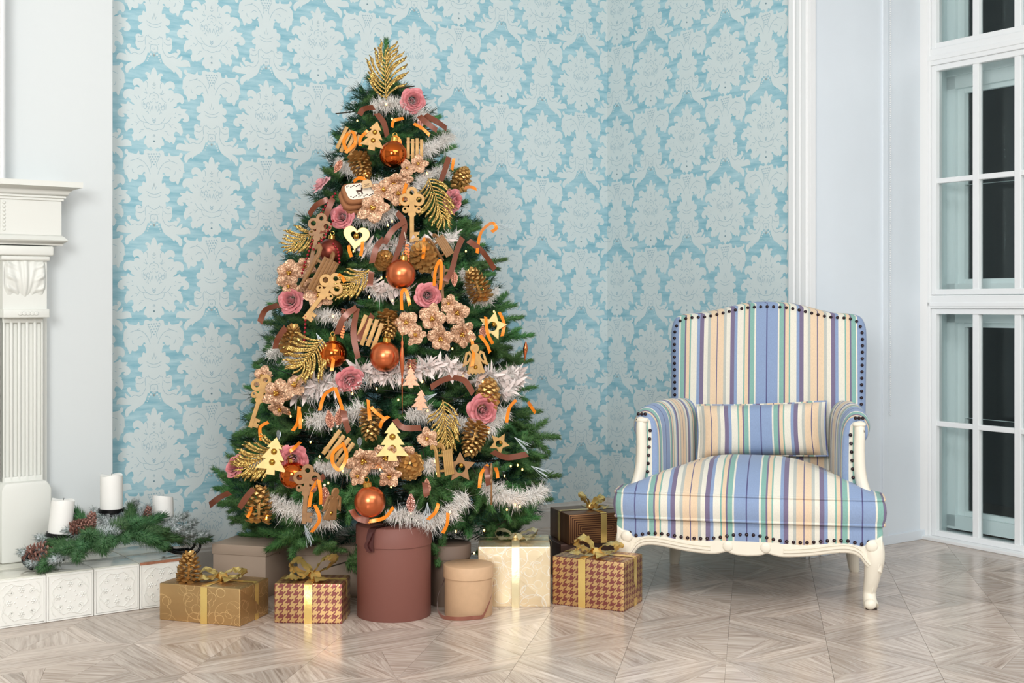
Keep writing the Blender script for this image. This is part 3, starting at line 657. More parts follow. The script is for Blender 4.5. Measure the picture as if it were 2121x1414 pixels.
# apron
top = [(0, .222), (.04, .22), (.11, .206), (.19, .203), (.27, .213), (.33, .214), (.37, .205), (.395, .216), (.43, .236)]
bot = [(.43, .13), (.405, .135), (.385, .152), (.365, .178), (.33, .19), (.28, .187), (.2, .174), (.12, .168), (.085, .173), (.066, .178), (.05, .172), (.03, .168), (0, .166)]
tp = [(p.x, p.y) for p in spline([(x, z, 0) for x, z in top], 4)]; bt = [(p.x, p.y) for p in spline([(x, z, 0) for x, z in bot], 3)]
half = tp+bt; poly = half[:-1]+[(-x, z) for x, z in half[::-1][:-1]]
poly = [p for i, p in enumerate(poly) if (Vector(p)-Vector(poly[i-1])).length > 1e-4]
ob('apron', plate([poly], .036, M_paint, .006, 'apron'), chair, T(0, -.028, 0))
for sx in (1, -1):
    am = MB(); am.tube([(sx*x, -.048, z+.012) for x, z in bt[4:22]], .0045, 6); ob('rail_bead', am.mesh('rail_bead', M_paint), chair)
    am = MB(); am.tube([(sx*x, -.047, z+.022) for x, z in bt[8:22]], .003, 6); ob('rail_bead', am.mesh('rail_bead', M_paint), chair)
    ob('carved_scroll', MB().ball((sx*.062, -.046, .192), .018, 10, 0, (1, .35, 1)).mesh('carved_scroll', M_paint), chair)
    ob('carved_scroll', MB().ball((sx*.402, -.05, .212), .02, 10, 0, (1, .4, 1)).mesh('carved_scroll', M_paint), chair)
for sx in (1, -1):
    sb = MB(); sp = [(0, .2), (.3, .2), (.6, .2), (.6, .16), (.4, .172), (.2, .168), (.05, .16), (0, .13)]
    a = Vector((sx*.425, -.01, 0)); bvec = Vector((sx*.365+.03, .57, 0))-a; M = Matrix(((bvec.normalized().x, 0, 0, a.x), (bvec.normalized().y, 0, 1, a.y), (0, 1, 0, 0), (0, 0, 0, 1)))
    vs = []
    sb.prism([(p[0]*bvec.length/.6, p[1]) for p in sp], -.012, .012, Matrix(((bvec.normalized().x, 0, -bvec.normalized().y, a.x-sx*.012), (bvec.normalized().y, 0, bvec.normalized().x, a.y), (0, 1, 0, 0), (0, 0, 0, 1))))
    ob('side_rail', sb.mesh('side_rail', M_paint, True, bevel=.004), chair)
    leg = MB(); pts = spline([(sx*.398, -.004, .24), (sx*.408, -.018, .2), (sx*.411, -.022, .16), (sx*.404, -.012, .1), (sx*.397, .002, .055), (sx*.397, -.004, .03), (sx*.402, -.022, .008)], 6)
    rr = [.033, .036, .033, .0255, .021, .022, .025]
    leg.tube(pts, lambda t: rr[min(int(t*6), 5)]+(rr[min(int(t*6), 5)+1]-rr[min(int(t*6), 5)])*(t*6-min(int(t*6), 5)), 14)
    leg.ball((sx*.398, -.03, .018), .0185, 10, 0, (1.1, .9, .95)); leg.tube([(sx*.422, -.046, .2), (sx*.424, -.047, .15), (sx*.412, -.033, .1), (sx*.404, -.018, .055)], .004, 6)
    lo = ob('front_leg', leg.mesh('front_leg', M_paint), chair)
    ob('toe_pad', MB().lathe([(.018, 0), (.018, .004)], 12, (sx*.402, -.02, .0)).mesh('toe_pad', M_dark), lo)
    bl_ = MB(); pts = spline([(sx*.33+.03, .535, .26), (sx*.328+.03, .54, .15), (sx*.33+.03, .565, .06), (sx*.336+.03, .59, .004)], 5)
    bl_.tube(pts, lambda t: .034-.016*t, 12); ob('back_leg', bl_.mesh('back_leg', M_paint), chair)
# upholstered seat rail
def polar(mb, outline, c, zf, rings=14, at=None, mapf=None, flip=False):
    n = len(outline); vs = []; A = []; fs = []
    for i in range(rings+1):
        r = 1-i/rings
        for p in outline:
            q = (c[0]+(p[0]-c[0])*r, c[1]+(p[1]-c[1])*r); v = mapf(q[0], q[1], r); vs.append(v); A.append(at(v))
    for i in range(rings):
        for k in range(n): fs.append((i*n+k, i*n+(k+1) % n, (i+1)*n+(k+1) % n, (i+1)*n+k))
    mb.add(vs, [f[::-1] for f in fs] if flip else fs, 0, A)
def band(mb, outline, prof, at):              # prof(k): list of (offset outwards, z) ; outline in x,y
    n = len(outline); vs = []; A = []; fs = []
    for i in range(n):
        a = Vector(outline[i-1]); b = Vector(outline[(i+1) % n]); t = (b-a).normalized(); nr = Vector((-t.y, t.x))
        for o_, z in prof:
            q = Vector(outline[i])+nr*o_; vs.append((q.x, q.y, z)); A.append(at(outline[i]))
    k = len(prof)
    for i in range(n):
        for j in range(k-1): fs.append((i*k+j, ((i+1) % n)*k+j, ((i+1) % n)*k+j+1, i*k+j+1))
    mb.add(vs, fs, 0, A)
def outl(half, n=5):                          # right half from back centre round to front centre -> closed, counter-clockwise seen from above reversed
    full = half+[(-x, y) for x, y in half[::-1] if abs(x) > 1e-6]
    return [(p.x, p.y) for p in spline([(a, b, 0) for a, b in full], n, True)]
so = outl([(0, .56), (.2, .56), (.34, .555), (.36, .53), (.40, .2), (.43, .02), (.43, -.02), (.41, -.038), (.2, -.042), (0, -.042)])
sr = MB(); band(sr, so, [(0, .195), (.004, .21), (.006, .25), (.003, .275), (-.01, .288)], lambda p: p[0])
polar(sr, so, (0, .25), None, 4, lambda v: v[0], lambda x, y, r: (x, y, .288)); 
ob('seat_rail_cover', sr.mesh('seat_rail_cover', M_str), chair)
for i in range(37):
    x = -.392+.784*i/36; zt = np.interp(abs(x), [a for a, b in tp], [b for a, b in tp])+.011
    nail((x, -.0475, zt), (0, -1, .1))
for sx in (1, -1):
    for i in range(8): nail((sx*(.436-.012*i), .03+.06*i, .213), (sx, -.1, 0))
# seat cushion
co = outl([(0, .5), (.2, .5), (.31, .49), (.335, .44), (.34, .22), (.352, .165), (.40, .14), (.432, .11), (.44, .05), (.438, -.02), (.415, -.05), (.2, -.06), (0, -.062)], 6)
cs = MB(); ZE = .362
band(cs, co, [(-.012, .274), (.0, .278), (.008, .3), (.010, .32), (.008, .34), (0, ZE)], lambda p: p[0])
polar(cs, co, (0, .24), None, 18, lambda v: v[0], lambda x, y, r: (x, y, ZE+.102*(1-r**2.3)*(1-.25*(x/.44)**2)))
polar(cs, co, (0, .24), None, 3, lambda v: v[0], lambda x, y, r: (x-0*x, y, .274), True)
seat = ob('seat_cushion', cs.mesh('seat_cushion', M_str), chair)
for z in (.279, ZE):
    wl = MB(); wl.tube([(x*1.004, y, z) for x, y in co], .0052, 8, True)
    wl.at = {i: p.x for i, p in enumerate(wl.v)}; ob('welt', wl.mesh('welt', M_str), seat)
# back
BX = .045
bh = [(0, .27), (.2, .27), (.335, .27), (.348, .32), (.352, .5), (.356, .7), (.36, .86), (.356, .915), (.337, .948), (.295, .959), (.235, .963), (.165, .979), (.1, .995), (.05, 1.001), (0, 1.003)]
bo = [(p.x, p.y) for p in spline([(a, b, 0) for a, b in bh+[(-x, y) for x, y in bh[::-1] if abs(x) > 1e-6]], 5, True)]
def ly(z): return .50+.115*(z-.3)/.7
bk = MB(); cz = .63
def bfront(x, z, r):
    e = 1-r; return (x+BX, ly(z)-.02*(1-r**3)-.014*math.sqrt(min(1, e/.06)) if e > 0 else ly(z), z)
polar(bk, bo, (0, cz), None, 20, lambda v: v[0]-BX, bfront)
n = len(bo); vs = []; A = []; fs = []
for x, z in bo:
    for dy, sh in ((0, 0), (.012, .006), (.05, .008), (.085, .004), (.095, -.01)):
        d = Vector((x, z-cz)); k = 1+sh/d.length; vs.append((BX+x*k, ly(z)+dy, cz+(z-cz)*k)); A.append(x+dy*.8)
for i in range(n):
    for j in range(4): fs.append((i*5+j, i*5+j+1, ((i+1) % n)*5+j+1, ((i+1) % n)*5+j))
bk.add(vs, fs, 0, A); polar(bk, bo, (0, cz), None, 4, lambda v: v[0], lambda x, z, r: (x+BX, ly(z)+.095, z), True)
ob('backrest', bk.mesh('backrest', M_str), chair)
pa = [Vector((x*(1-.014/.36), (z-.012 if z > .9 else z))) for x, z in bo]; acc = 0; last = None
pa = [Vector((p.x*.972, cz+(p.y-cz)*.968)) for p in [Vector(q) for q in bo]]
ps = [p for p in pa if p.y > .58]; 
ps.sort(key=lambda p: -math.atan2(p.x, -(p.y-.5)) if False else math.atan2(p.x, p.y-.55))
cum = [0]
for i in range(1, len(ps)): cum.append(cum[-1]+(ps[i]-ps[i-1]).length)
NB_ = 58
for i in range(NB_+1):
    d = cum[-1]*i/NB_; j = max(k for k in range(len(cum)) if cum[k] <= d+1e-9); j = min(j, len(ps)-2); t = (d-cum[j])/max(cum[j+1]-cum[j], 1e-6)
    p = ps[j].lerp(ps[j+1], t); nail((p.x+BX, ly(p.y)-.0155, p.y), (0, -1, .1))
# arms
sec = [(0, .30), (-.004, .42), (-.002, .53), (.002, .575), (.012, .606), (.032, .628), (.056, .634), (.08, .624), (.095, .6), (.097, .572), (.085, .552), (.066, .545), (.062, .5), (.06, .4), (.058, .30)]
secs = spline([(a, b, 0) for a, b in sec], 3)
for sx in (1, -1):
    ar = MB(); K = len(secs); NV = 22
    def off(y): return (.308-.066*((y-.1)/.42)**1.2)*sx+(.03*(y-.1)/.42)
    def zup(y, z): return z+(.012*math.sin(PI*(y-.1)/.42)+.01*(y-.1)/.42)*max(0, (z-.4)/.23)
    def fn(u, v):
        y = .1+.43*u; p = secs[min(int(round(v*(K-1))), K-1)]; k = 1
        rad = 1-.0*u; fr = max(0, 1-u*14)
        return (off(y)+sx*(p.x+( .03-p.x)*fr*.12), y+ (0), zup(y, p.y-(.012*fr if p.y > .5 else 0)))
    ar.grid(fn, NV, K-1, at=lambda u, v: (.1+.43*u)-.175, flip=(sx > 0))
    cen = Vector((off(.1)+sx*.045, .1, .5)); ring = [Vector(fn(0, j/(K-1))) for j in range(K)]
    vs = []; A = []; fs = []
    for i, r in enumerate((1, .85, .5, 0)):
        for p in ring:
            c2 = Vector((cen.x, .1, min(max(p.z, .3), .59))); q = c2.lerp(p, r); q.y = .1-.016*math.sqrt(1-r**2); vs.append(q); A.append((-.075 if r == 1 else .03) if r > .9 else .03+.02*(1-r))
    for i in range(3):
        for j in range(K-1): fs.append((i*K+j, i*K+j+1, (i+1)*K+j+1, (i+1)*K+j))
    ar.add(vs, fs, 0, A)
    aro = ob('arm', ar.mesh('arm', M_str), chair)
    po = MB(); pts = spline([(sx*.366, .085, .60), (sx*.368, .074, .57), (sx*.366, .072, .5), (sx*.37, .07, .43), (sx*.384, .062, .37), (sx*.41, .04, .31), (sx*.42, .02, .26)], 5)
    po.tube(pts, lambda t: .021+.008*t, 12, False, 0, .8); po.tube([p+Vector((0, -.019, 0)) for p in pts[4:26]], .0035, 6)
    po.ball((sx*.366, .07, .597), .021, 10, 0, (1.1, .7, .5))
    ob('arm_post', po.mesh('arm_post', M_paint), chair)
    for i in range(8):
        t = i/7; z = .56-.2*t; nail((sx*(.338+.012*t), .081-.002*t, z), (0, -1, 0), aro)
    for dx in (-.012, 0, .012): nail((sx*.366+dx, .072, .618), (0, -1, .3), aro)
# loose lumbar cushion
cu = MB()
def pf(sg):
    def f(u, v):
        a = u*2-1; b = v*2-1; k = (max(0, 1-a**4)*max(0, 1-b**4))**.5
        return (.236*a*(1-.035*(1-b*b)), sg*.058*k, .1*b*(1-.06*(1-a*a))+.004*a)
    return f
cu.grid(pf(1), 26, 14, at=lambda u, v: (u*2-1)*.236, flip=True); cu.grid(pf(-1), 26, 14, at=lambda u, v: (u*2-1)*.236)
pil = ob('lumbar_cushion', cu.mesh('lumbar_cushion', M_str), None, MC @ T(.03, .452, .535) @ RX(-.16) @ RY(-.03))
tag(pil, 'small striped lumbar cushion leaning on the backrest of the armchair', 'cushion')
wl = MB(); ed = [Vector(pf(1)(i/20, 0)) for i in range(20)]+[Vector(pf(1)(1, i/10)) for i in range(10)]+[Vector(pf(1)(1-i/20, 1)) for i in range(20)]+[Vector(pf(1)(0, 1-i/10)) for i in range(10)]
wl.tube(ed, .0042, 7, True); wl.at = {i: p.x+.14 for i, p in enumerate(wl.v)}; ob('welt', wl.mesh('welt', M_str), pil)
# ================================================================ GIFTS AND HAT BOXES
M_goldrib = mat('gold_metal_ribbon', (240, 204, 122), .24, .66, bump=(45, .35))
M_box1 = mat('taupe_cardboard', (176, 156, 138), .7, bump=(90, .05)); M_box2 = mat('brown_cardboard', (126, 78, 68), .6, bump=(90, .05))
M_box3 = mat('dark_taupe_cardboard', (120, 100, 86), .6, bump=(90, .05)); M_kraft = mat('kraft_cardboard', (204, 168, 132), .65, bump=(120, .06), vary=(60, .03))
M_brib = mat('brown_satin_ribbon', (140, 84, 66), .32, .25, bump=(30, .1), sheen=.3); M_drib = mat('dark_plum_satin_ribbon', (84, 46, 44), .25, .2)
def paper_base(name, rgb, rough, metal, bump=.35):
    m = bpy.data.materials.new(name); m.use_nodes = True; nt = m.node_tree; b = nt.nodes['Principled BSDF']
    b.inputs['Metallic'].default_value = metal; b.inputs['Roughness'].default_value = rough; b.inputs['Base Color'].default_value = lin(rgb)
    uv = nn(nt, 'ShaderNodeUVMap'); uv.uv_map = 'UVMap'
    tc = nn(nt, 'ShaderNodeTexCoord'); n = nn(nt, 'ShaderNodeTexNoise'); n.inputs['Scale'].default_value = 16; n.inputs['Detail'].default_value = 2; nt.links.new(tc.outputs['Object'], n.inputs['Vector'])
    bp = nn(nt, 'ShaderNodeBump'); bp.inputs['Strength'].default_value = bump; bp.inputs['Distance'].default_value = .006; nt.links.new(n.outputs['Fac'], bp.inputs['Height']); nt.links.new(bp.outputs[0], b.inputs['Normal'])
    return m, nt, b, uv
def swirl_paper(name, rgb, rgb2, rough, seed):
    m, nt, b, uv = paper_base(name, rgb, rough, .72, .5); L = nt.links; tot = None
    for q, (sc, r, w) in enumerate(((13, .34, .012), (9, .4, .010), (19, .3, .018))):
        mp = nn(nt, 'ShaderNodeMapping'); mp.inputs['Location'].default_value = (seed+q*3.3, seed*1.7+q, 0); mp.inputs['Scale'].default_value = (sc, sc*1.15, 1); L.new(uv.outputs[0], mp.inputs[0])
        n = nn(nt, 'ShaderNodeTexNoise'); n.inputs['Scale'].default_value = .8; L.new(mp.outputs[0], n.inputs['Vector'])
        v = nn(nt, 'ShaderNodeTexVoronoi'); v.inputs['Scale'].default_value = 1; v.voronoi_dimensions = '2D'; L.new(mp.outputs[0], v.inputs['Vector'])
        d = math_n(nt, 'ABSOLUTE', math_n(nt, 'SUBTRACT', v.outputs['Distance'], r)); ww = math_n(nt, 'MULTIPLY', n.outputs['Fac'], w*4.2)
        lt = math_n(nt, 'LESS_THAN', d, math_n(nt, 'SUBTRACT', ww, w*1.25)); tot = lt if tot is None else math_n(nt, 'MAXIMUM', tot, lt)
    mx = nn(nt, 'ShaderNodeMix', data_type='RGBA'); mx.inputs[6].default_value = lin(rgb); mx.inputs[7].default_value = lin(rgb2); L.new(tot, mx.inputs[0]); L.new(mx.outputs[2], b.inputs['Base Color'])
    return m
def hound_paper(name):
    m, nt, b, uv = paper_base(name, (150, 80, 76), .34, .75, .25); L = nt.links; k = .0030
    sp = nn(nt, 'ShaderNodeSeparateXYZ'); L.new(uv.outputs[0], sp.inputs[0])
    u = math_n(nt, 'FLOOR', math_n(nt, 'DIVIDE', math_n(nt, 'ADD', sp.outputs[0], 5.0), k)); v = math_n(nt, 'FLOOR', math_n(nt, 'DIVIDE', math_n(nt, 'ADD', sp.outputs[1], 5.0), k))
    def lt(x, mod, th): return math_n(nt, 'LESS_THAN', math_n(nt, 'MODULO', x, mod), th)
    tw = lt(math_n(nt, 'ADD', math_n(nt, 'SUBTRACT', u, v), 4000.0), 4.0, 1.5); wa = lt(u, 8.0, 3.5); we = lt(v, 8.0, 3.5)
    c = math_n(nt, 'ADD', math_n(nt, 'MULTIPLY', tw, wa), math_n(nt, 'MULTIPLY', math_n(nt, 'SUBTRACT', 1.0, tw), we))
    mx = nn(nt, 'ShaderNodeMix', data_type='RGBA'); mx.inputs[6].default_value = lin((220, 184, 128)); mx.inputs[7].default_value = lin((150, 88, 84)); L.new(c, mx.inputs[0]); L.new(mx.outputs[2], b.inputs['Base Color'])
    return m
def mitre_paper(name, hw, hh):                # bronze stripes that follow the folded edges
    m, nt, b, uv = paper_base(name, (70, 46, 38), .4, .7, .15); L = nt.links
    sp = nn(nt, 'ShaderNodeSeparateXYZ'); L.new(uv.outputs[0], sp.inputs[0])
    dx = math_n(nt, 'SUBTRACT', hw, math_n(nt, 'ABSOLUTE', math_n(nt, 'SUBTRACT', sp.outputs[0], hw))); dz = math_n(nt, 'SUBTRACT', hh, math_n(nt, 'ABSOLUTE', math_n(nt, 'SUBTRACT', sp.outputs[1], hh)))
    d = math_n(nt, 'MINIMUM', dx, dz); s_ = math_n(nt, 'LESS_THAN', math_n(nt, 'MODULO', math_n(nt, 'ADD', d, 1.0), .0078), .0050)
    mx = nn(nt, 'ShaderNodeMix', data_type='RGBA'); mx.inputs[6].default_value = lin((66, 40, 34)); mx.inputs[7].default_value = lin((150, 108, 72)); L.new(s_, mx.inputs[0]); L.new(mx.outputs[2], b.inputs['Base Color'])
    return m
def wrapped(w, d, h):
    m = MB(); c = [(0, 0), (w, 0), (w, d), (0, d)]; off = 0
    for i in range(4):
        a, b = c[i], c[(i+1) % 4]; L = math.hypot(b[0]-a[0], b[1]-a[1])
        m.add([(a[0], a[1], 0), (b[0], b[1], 0), (b[0], b[1], h), (a[0], a[1], h)], [(0, 1, 2, 3)], 0, None, [[(off, 0), (off+L, 0), (off+L, h), (off, h)]]); off += L
    m.add([(0, 0, h), (w, 0, h), (w, d, h), (0, d, h)], [(0, 1, 2, 3)], 0, None, [[(0, h), (w, h), (w, h+d), (0, h+d)]])
    m.add([(0, 0, 0), (0, d, 0), (w, d, 0), (w, 0, 0)], [(0, 1, 2, 3)], 0, None, [[(0, 0), (0, d), (w, d), (w, 0)]])
    return m
def strip(path, width, m, wdir, crumple=.0, n=1):   # ribbon along path; width(t); wdir(t) unit vector
    b = MB(); K = len(path); rn = [RND.uniform(-1, 1) for _ in range(K*5)]
    vs = []; fs = []
    for i, p in enumerate(path):
        t = i/(K-1); wd = Vector(wdir(t)).normalized(); tg = (Vector(path[min(i+1, K-1)])-Vector(path[max(i-1, 0)]))
        nm = tg.normalized().cross(wd) if tg.length > 1e-9 else Vector((0, 0, 1))
        for j in range(5):
            q = (j/4-.5)*width(t); vs.append(Vector(p)+wd*q+nm*(crumple*rn[i*5+j]+.0))
    for i in range(K-1):
        for j in range(4): fs.append((i*5+j, (i+1)*5+j, (i+1)*5+j+1, i*5+j+1))
    b.add(vs, fs); return b
def bow(par, M, L, W, m, tails=2, th=(.55, .45), lift=1.0):
    root = ob('bow', MB().ball((0, 0, .014), .016, 10, 0, (1.1, .8, .8)).mesh('bow', m), par, M)
    for k, sx in enumerate((1, -1)):
        LL = L*(1 if k == 0 else .92); t0 = th[k]
        def P_(t):
            r = LL*math.sin(PI*t)**.75; a = t0*lift+.62*(t-.5)*(1.7-abs(t-.5)); return Vector((sx*r*math.cos(a), .012*math.sin(2*PI*t)*sx, .014+max(-.008, r*math.sin(a))))
        lb = strip([P_(i/22) for i in range(23)], lambda t: W*(.38+.7*math.sin(PI*t)), m, lambda t: (.18*math.sin(5*t)*sx, 1, .15), W*.1)
        ob('loop', lb.mesh('loop', m), root)
    for k in range(tails):
        sx = (1, -1)[k]; tl_ = L*.95
        pth = [Vector((sx*tl_*t*.72, -.05*t*L/.06-.006, .012+.012*math.sin(3.5*PI*t)*(1-t)+.004)) for t in [i/14 for i in range(15)]]
        ob('tail', strip(pth, lambda t: W*(.45+.55*t), m, lambda t: (.75, sx*.8, .25*math.sin(7*t)), W*.06).mesh('tail', m), root)
    return root
def gift(name, label, A, B, C, h, paper, bandx, bandy=None, wr=.022, rib=None, e=.0012, group=None, z=0, bowL=.06, bowW=.03, bowpos=None, flaps=(), lift=1, th=(.55, .45), tails=2, bowrot=0):
    rib = rib or M_goldrib; A = Vector(A); B = Vector(B); C = Vector(C); x = (B-A); x.z = 0; w = x.length; x.normalize(); y = Vector((-x.y, x.x, 0)); d = abs((C-B).dot(y))
    M = frame(Vector((A.x, A.y, z)), x); t = thing(name, label, 'gift', M, group or 'wrapped gifts under the tree')
    pm = wrapped(w, d, h).mesh('wrapping', paper(w, h) if callable(paper) else paper, True, bevel=.0035, seg=3); ob('wrapping', pm, t)
    def ring(pts, ax): 
        b = MB(); n = len(pts)
        for i in range(n-1):
            a, c = Vector(pts[i]), Vector(pts[i+1]); o = Vector(ax)*wr/2; b.add([a-o, c-o, c+o, a+o], [(0, 1, 2, 3)])
        return b
    r = .004
    if bandx is not None:
        X = bandx*w; pts = [(X, -e, 0), (X, -e, h-r), (X, r, h+e), (X, d-r, h+e), (X, d+e, h-r), (X, d+e, 0)]; ob('ribbon_band', ring(pts, (1, 0, 0)).mesh('ribbon_band', rib), t)
    if bandy is not None:
        Y = bandy*d; pts = [(-e, Y, 0), (-e, Y, h-r), (r, Y, h+e*1.5), (w-r, Y, h+e*1.5), (w+e, Y, h-r), (w+e, Y, 0)]; ob('ribbon_band', ring(pts, (0, 1, 0)).mesh('ribbon_band', rib), t)
    for fc in flaps:                          # folded end of the wrapping: two triangular folds
        fb = MB()
        if fc == 'right':
            fb.add([(w+.0006, .003, .004), (w+.0006, .003, h-.004), (w+.003, d*.55, h*.48)], [(0, 1, 2)], 0, None, [[(0, 0), (0, h), (d*.5, h/2)]])
            fb.add([(w+.0006, .006, .003), (w+.0006, d-.006, .003), (w+.0026, d*.5, h*.5)], [(0, 1, 2)], 0, None, [[(0, 0), (d, 0), (d*.5, h/2)]])
        else:
            fb.add([(.004, -.0006, h-.003), (w-.004, -.0006, h-.003), (w*.5, -.0058, h*.42)], [(0, 2, 1)], 0, None, [[(0, h), (w*.5, h*.4), (w, h)]])
            fb.add([(w-.003, -.0005, h-.006), (w-.003, -.0005, .005), (w*.55, -.004, h*.5)], [(0, 2, 1)], 0, None, [[(w, h), (w*.5, h*.5), (w, 0)]])
            fb.add([(.003, -.0005, h-.006), (.003, -.0005, .005), (w*.45, -.004, h*.5)], [(0, 1, 2)], 0, None, [[(0, h), (0, 0), (w*.5, h*.5)]])
        ob('folded_flap', fb.mesh('folded_flap', paper(w, h) if callable(paper) else paper, False), t)
    if bowL:
        bp = bowpos or ((bandx or .5), (bandy or .5)); bow(t, T(bp[0]*w, bp[1]*d, h) @ RZ(bowrot), bowL, bowW, rib, tails, th, lift)
    return t, w, d
M_palerib = mat('pale_gold_ribbon', (246, 230, 186), .25, .6, bump=(45, .3))
P_gold = swirl_paper('gold_swirl_paper', (192, 156, 106), (232, 198, 142), .32, 1.3); P_pale = swirl_paper('pale_gold_swirl_paper', (244, 226, 190), (255, 250, 236), .36, 4.1); P_hound = hound_paper('houndstooth_paper')
g1, w1, d1 = gift('gift_box', 'flat gold swirl-paper gift at the far left front with a loose gold bow', FL(330, 1283), FL(497, 1298), FL(570, 1272), .117, P_gold, .56, .56, .024, bowL=.075, bowW=.048, flaps=('right',), lift=.35, th=(.5, .3), bowrot=.25)
gift('gift_box', 'houndstooth gift left of the tall brown hat box, with a large upright gold bow', FL(568, 1290), FL(709, 1292), FL(735, 1270), .125, P_hound, .5, .5, .026, bowL=.088, bowW=.056, flaps=('right',), th=(.72, .5), bowrot=-.1)
gift('gift_box', 'houndstooth gift at the right front beside the armchair leg', FL(1144, 1251), FL(1292, 1267.5), FL(1341, 1246), .161, P_hound, .42, .6, .026, bowL=.085, bowW=.052, flaps=('right',), lift=.8, bowpos=(.5, .42), th=(.4, .6))
gift('gift_box', 'pale shiny gold swirl gift behind the small kraft hat box', FL(990, 1257), FL(1140, 1257), FL(1150, 1226), .2, P_pale, .52, .5, .026, rib=M_palerib, e=.0065, bowL=.075, bowW=.036, flaps=('front',), lift=.4)
zB = .129; nc = Vector((.2064, 4.72, 0)); rc = Vector((.4150, 4.79, 0)); lb_ = Vector((.077, 4.888, 0))
gift('gift_box', 'dark brown gift with bronze stripes stacked behind the others next to the chair', nc, rc, rc+(lb_-nc), .108, lambda w, h: mitre_paper('bronze_stripe_paper', w/2, h/2), .62, .5, .024, z=zB, bowL=.06, bowW=.052, th=(.6, .9), bowpos=(.55, .45), tails=1)
M_dkwrap = mat('dark_brown_wrap', (72, 48, 40), .35, .4, bump=(14, .2))
gift('gift_box', 'dark brown gift mostly hidden below the bronze striped one', nc+Vector((-.03, .01, 0)), rc+Vector((-.012, .008, 0)), rc+(lb_-nc), .1285, M_dkwrap, .3, None, .022, bowL=0)
# lidded square boxes
def square_box(label, A, w, d, h, yaw, lid):
    M = T(A) @ RZ(yaw); t = thing('storage_box', label, 'box', M, 'taupe lidded boxes under the tree')
    ob('box_body', MB().box((w/2, d/2, (h-.01)/2), (w-.006, d-.006, h-.01)).mesh('box_body', M_box1, True, bevel=.002), t)
    ob('lid', MB().box((w/2, d/2, h-lid/2), (w, d, lid)).mesh('lid', M_box1, True, bevel=.0025), t); return t
b1 = Vector((-1.033, 4.484, 0)); b2 = Vector((-.8356, 4.426, 0))
square_box('square taupe lidded box at the left, turned with a corner to the front', b1, .206, .19, .177, math.atan2(b2.y-b1.y, b2.x-b1.x), .035)
square_box('square taupe lidded box directly left of the tall brown hat box', Vector((-.735, 4.445, 0)), .23, .2, .177, 0, .034)
def round_box(name, label, c, r, h, lid, m, group='round hat boxes under the tree'):
    t = thing(name, label, 'box', T(c), group)
    ob('box_body', MB().lathe([(.0001, 0), (r-.005, 0), (r-.0035, .002), (r-.0035, h-lid+.004)], 56).mesh('box_body', m), t)
    ob('lid', MB().lathe([(r-.002, h-lid), (r, h-lid), (r, h-.002), (r-.002, h), (.0001, h)], 56).mesh('lid', m), t); return t
tall = round_box('hat_box', 'tall round brown hat box with a dark satin handle at the centre front', Vector((-.381, 4.21, 0)), .1225, .294, .062, M_box2)
def ribs(par, name, pts, w, m, wd, n=10, lbl=None): return ob(name, strip(spline(pts, n), lambda t: w, m, wd).mesh(name, m), par, None, lbl)
ribs(tall, 'ribbon_handle', [(.03, .02, .30), (-.01, -.04, .2975), (-.05, -.10, .297), (-.062, -.112, .285), (-.066, -.116, .255), (-.065, -.113, .222)], .026, M_drib, lambda t: (.9-.25*math.sin(3*t), -.35, 0), 8, 'dark satin handle')
ribs(tall, 'ribbon_handle', [(-.066, -.118, .222), (-.078, -.116, .24), (-.07, -.121, .262), (-.06, -.118, .285)], .012, M_drib, lambda t: (.9, -.3, .1), 6)
kn = MB().ball((.035, .03, .306), .014, 10, 0, (1.2, 1, .8)); ob('ribbon_knot', kn.mesh('ribbon_knot', M_drib), tall)
for a in (.4, 2.2): ribs(tall, 'ribbon_loop', [(.035, .03, .306), (.035+.03*math.cos(a), .03+.02*math.sin(a), .325), (.035+.055*math.cos(a), .03+.03*math.sin(a), .316), (.035+.04*math.cos(a), .03+.02*math.sin(a), .298), (.035, .03, .3)], .022, M_drib, lambda t: (-math.sin(a), math.cos(a), .2), 6)
round_box('hat_box', 'round dark taupe hat box half hidden right of the tall brown one', Vector((-.211, 4.372, 0)), .0735, .201, .045, M_box3)
kr = round_box('hat_box', 'small round kraft hat box with a brown ribbon loop hanging to the floor', Vector((-.1405, 4.215, 0)), .081, .162, .04, M_kraft)
pth = []
for i in range(41):
    t = i/40; a = math.radians(-15-190*t**1.35); r = .085+.024*max(0, math.sin(PI*(t-.45)/.55)) if t > .45 else .085+.004*math.sin(PI*t/.45)
    z = .112-.105*min(1, t/.33)**1.3 if t < .33 else (.007+.10*max(0, (t-.72)/.28)**1.4)
    pth.append(Vector((r*math.cos(a), r*math.sin(a), z)))
ob('ribbon_handle', strip(pth, lambda t: .012, M_brib, lambda t: (.25*math.cos(6*t), .1, 1)).mesh('ribbon_handle', M_brib), kr, None, 'brown satin loop handle')
# ================================================================ CHRISTMAS TREE
TX, TY = -.4554, 4.72
ZR = [(.12, .50), (.2, .57), (.3, .63), (.40, .635), (.53, .585), (.65, .535), (.80, .50), (.9, .475), (1.0, .455), (1.12, .425), (1.22, .385), (1.33, .33), (1.45, .275), (1.52, .25), (1.65, .2), (1.734, .15), (1.80, .06), (1.99, .01)]
zs_, rs_ = [a for a, b in ZR], [b for a, b in ZR]
def rad(z): return float(np.interp(z, zs_, rs_))
def on_tree(px, py, off=.0):                  # first point of the tree's surface of revolution met by a sight line, or its nearest point
    best = None
    for Y in np.linspace(TY-.8, TY+.05, 500):
        X = (px-CX)/F*Y; z = 1-(py-HY)/F*Y; g = math.hypot(X-TX, Y-TY)-(rad(z)+off)
        if g <= 0: return Vector((X, Y, z))
        if best is None or g < best[0]: best = (g, Y)
    Y = best[1]; return PT(px, py, Y)
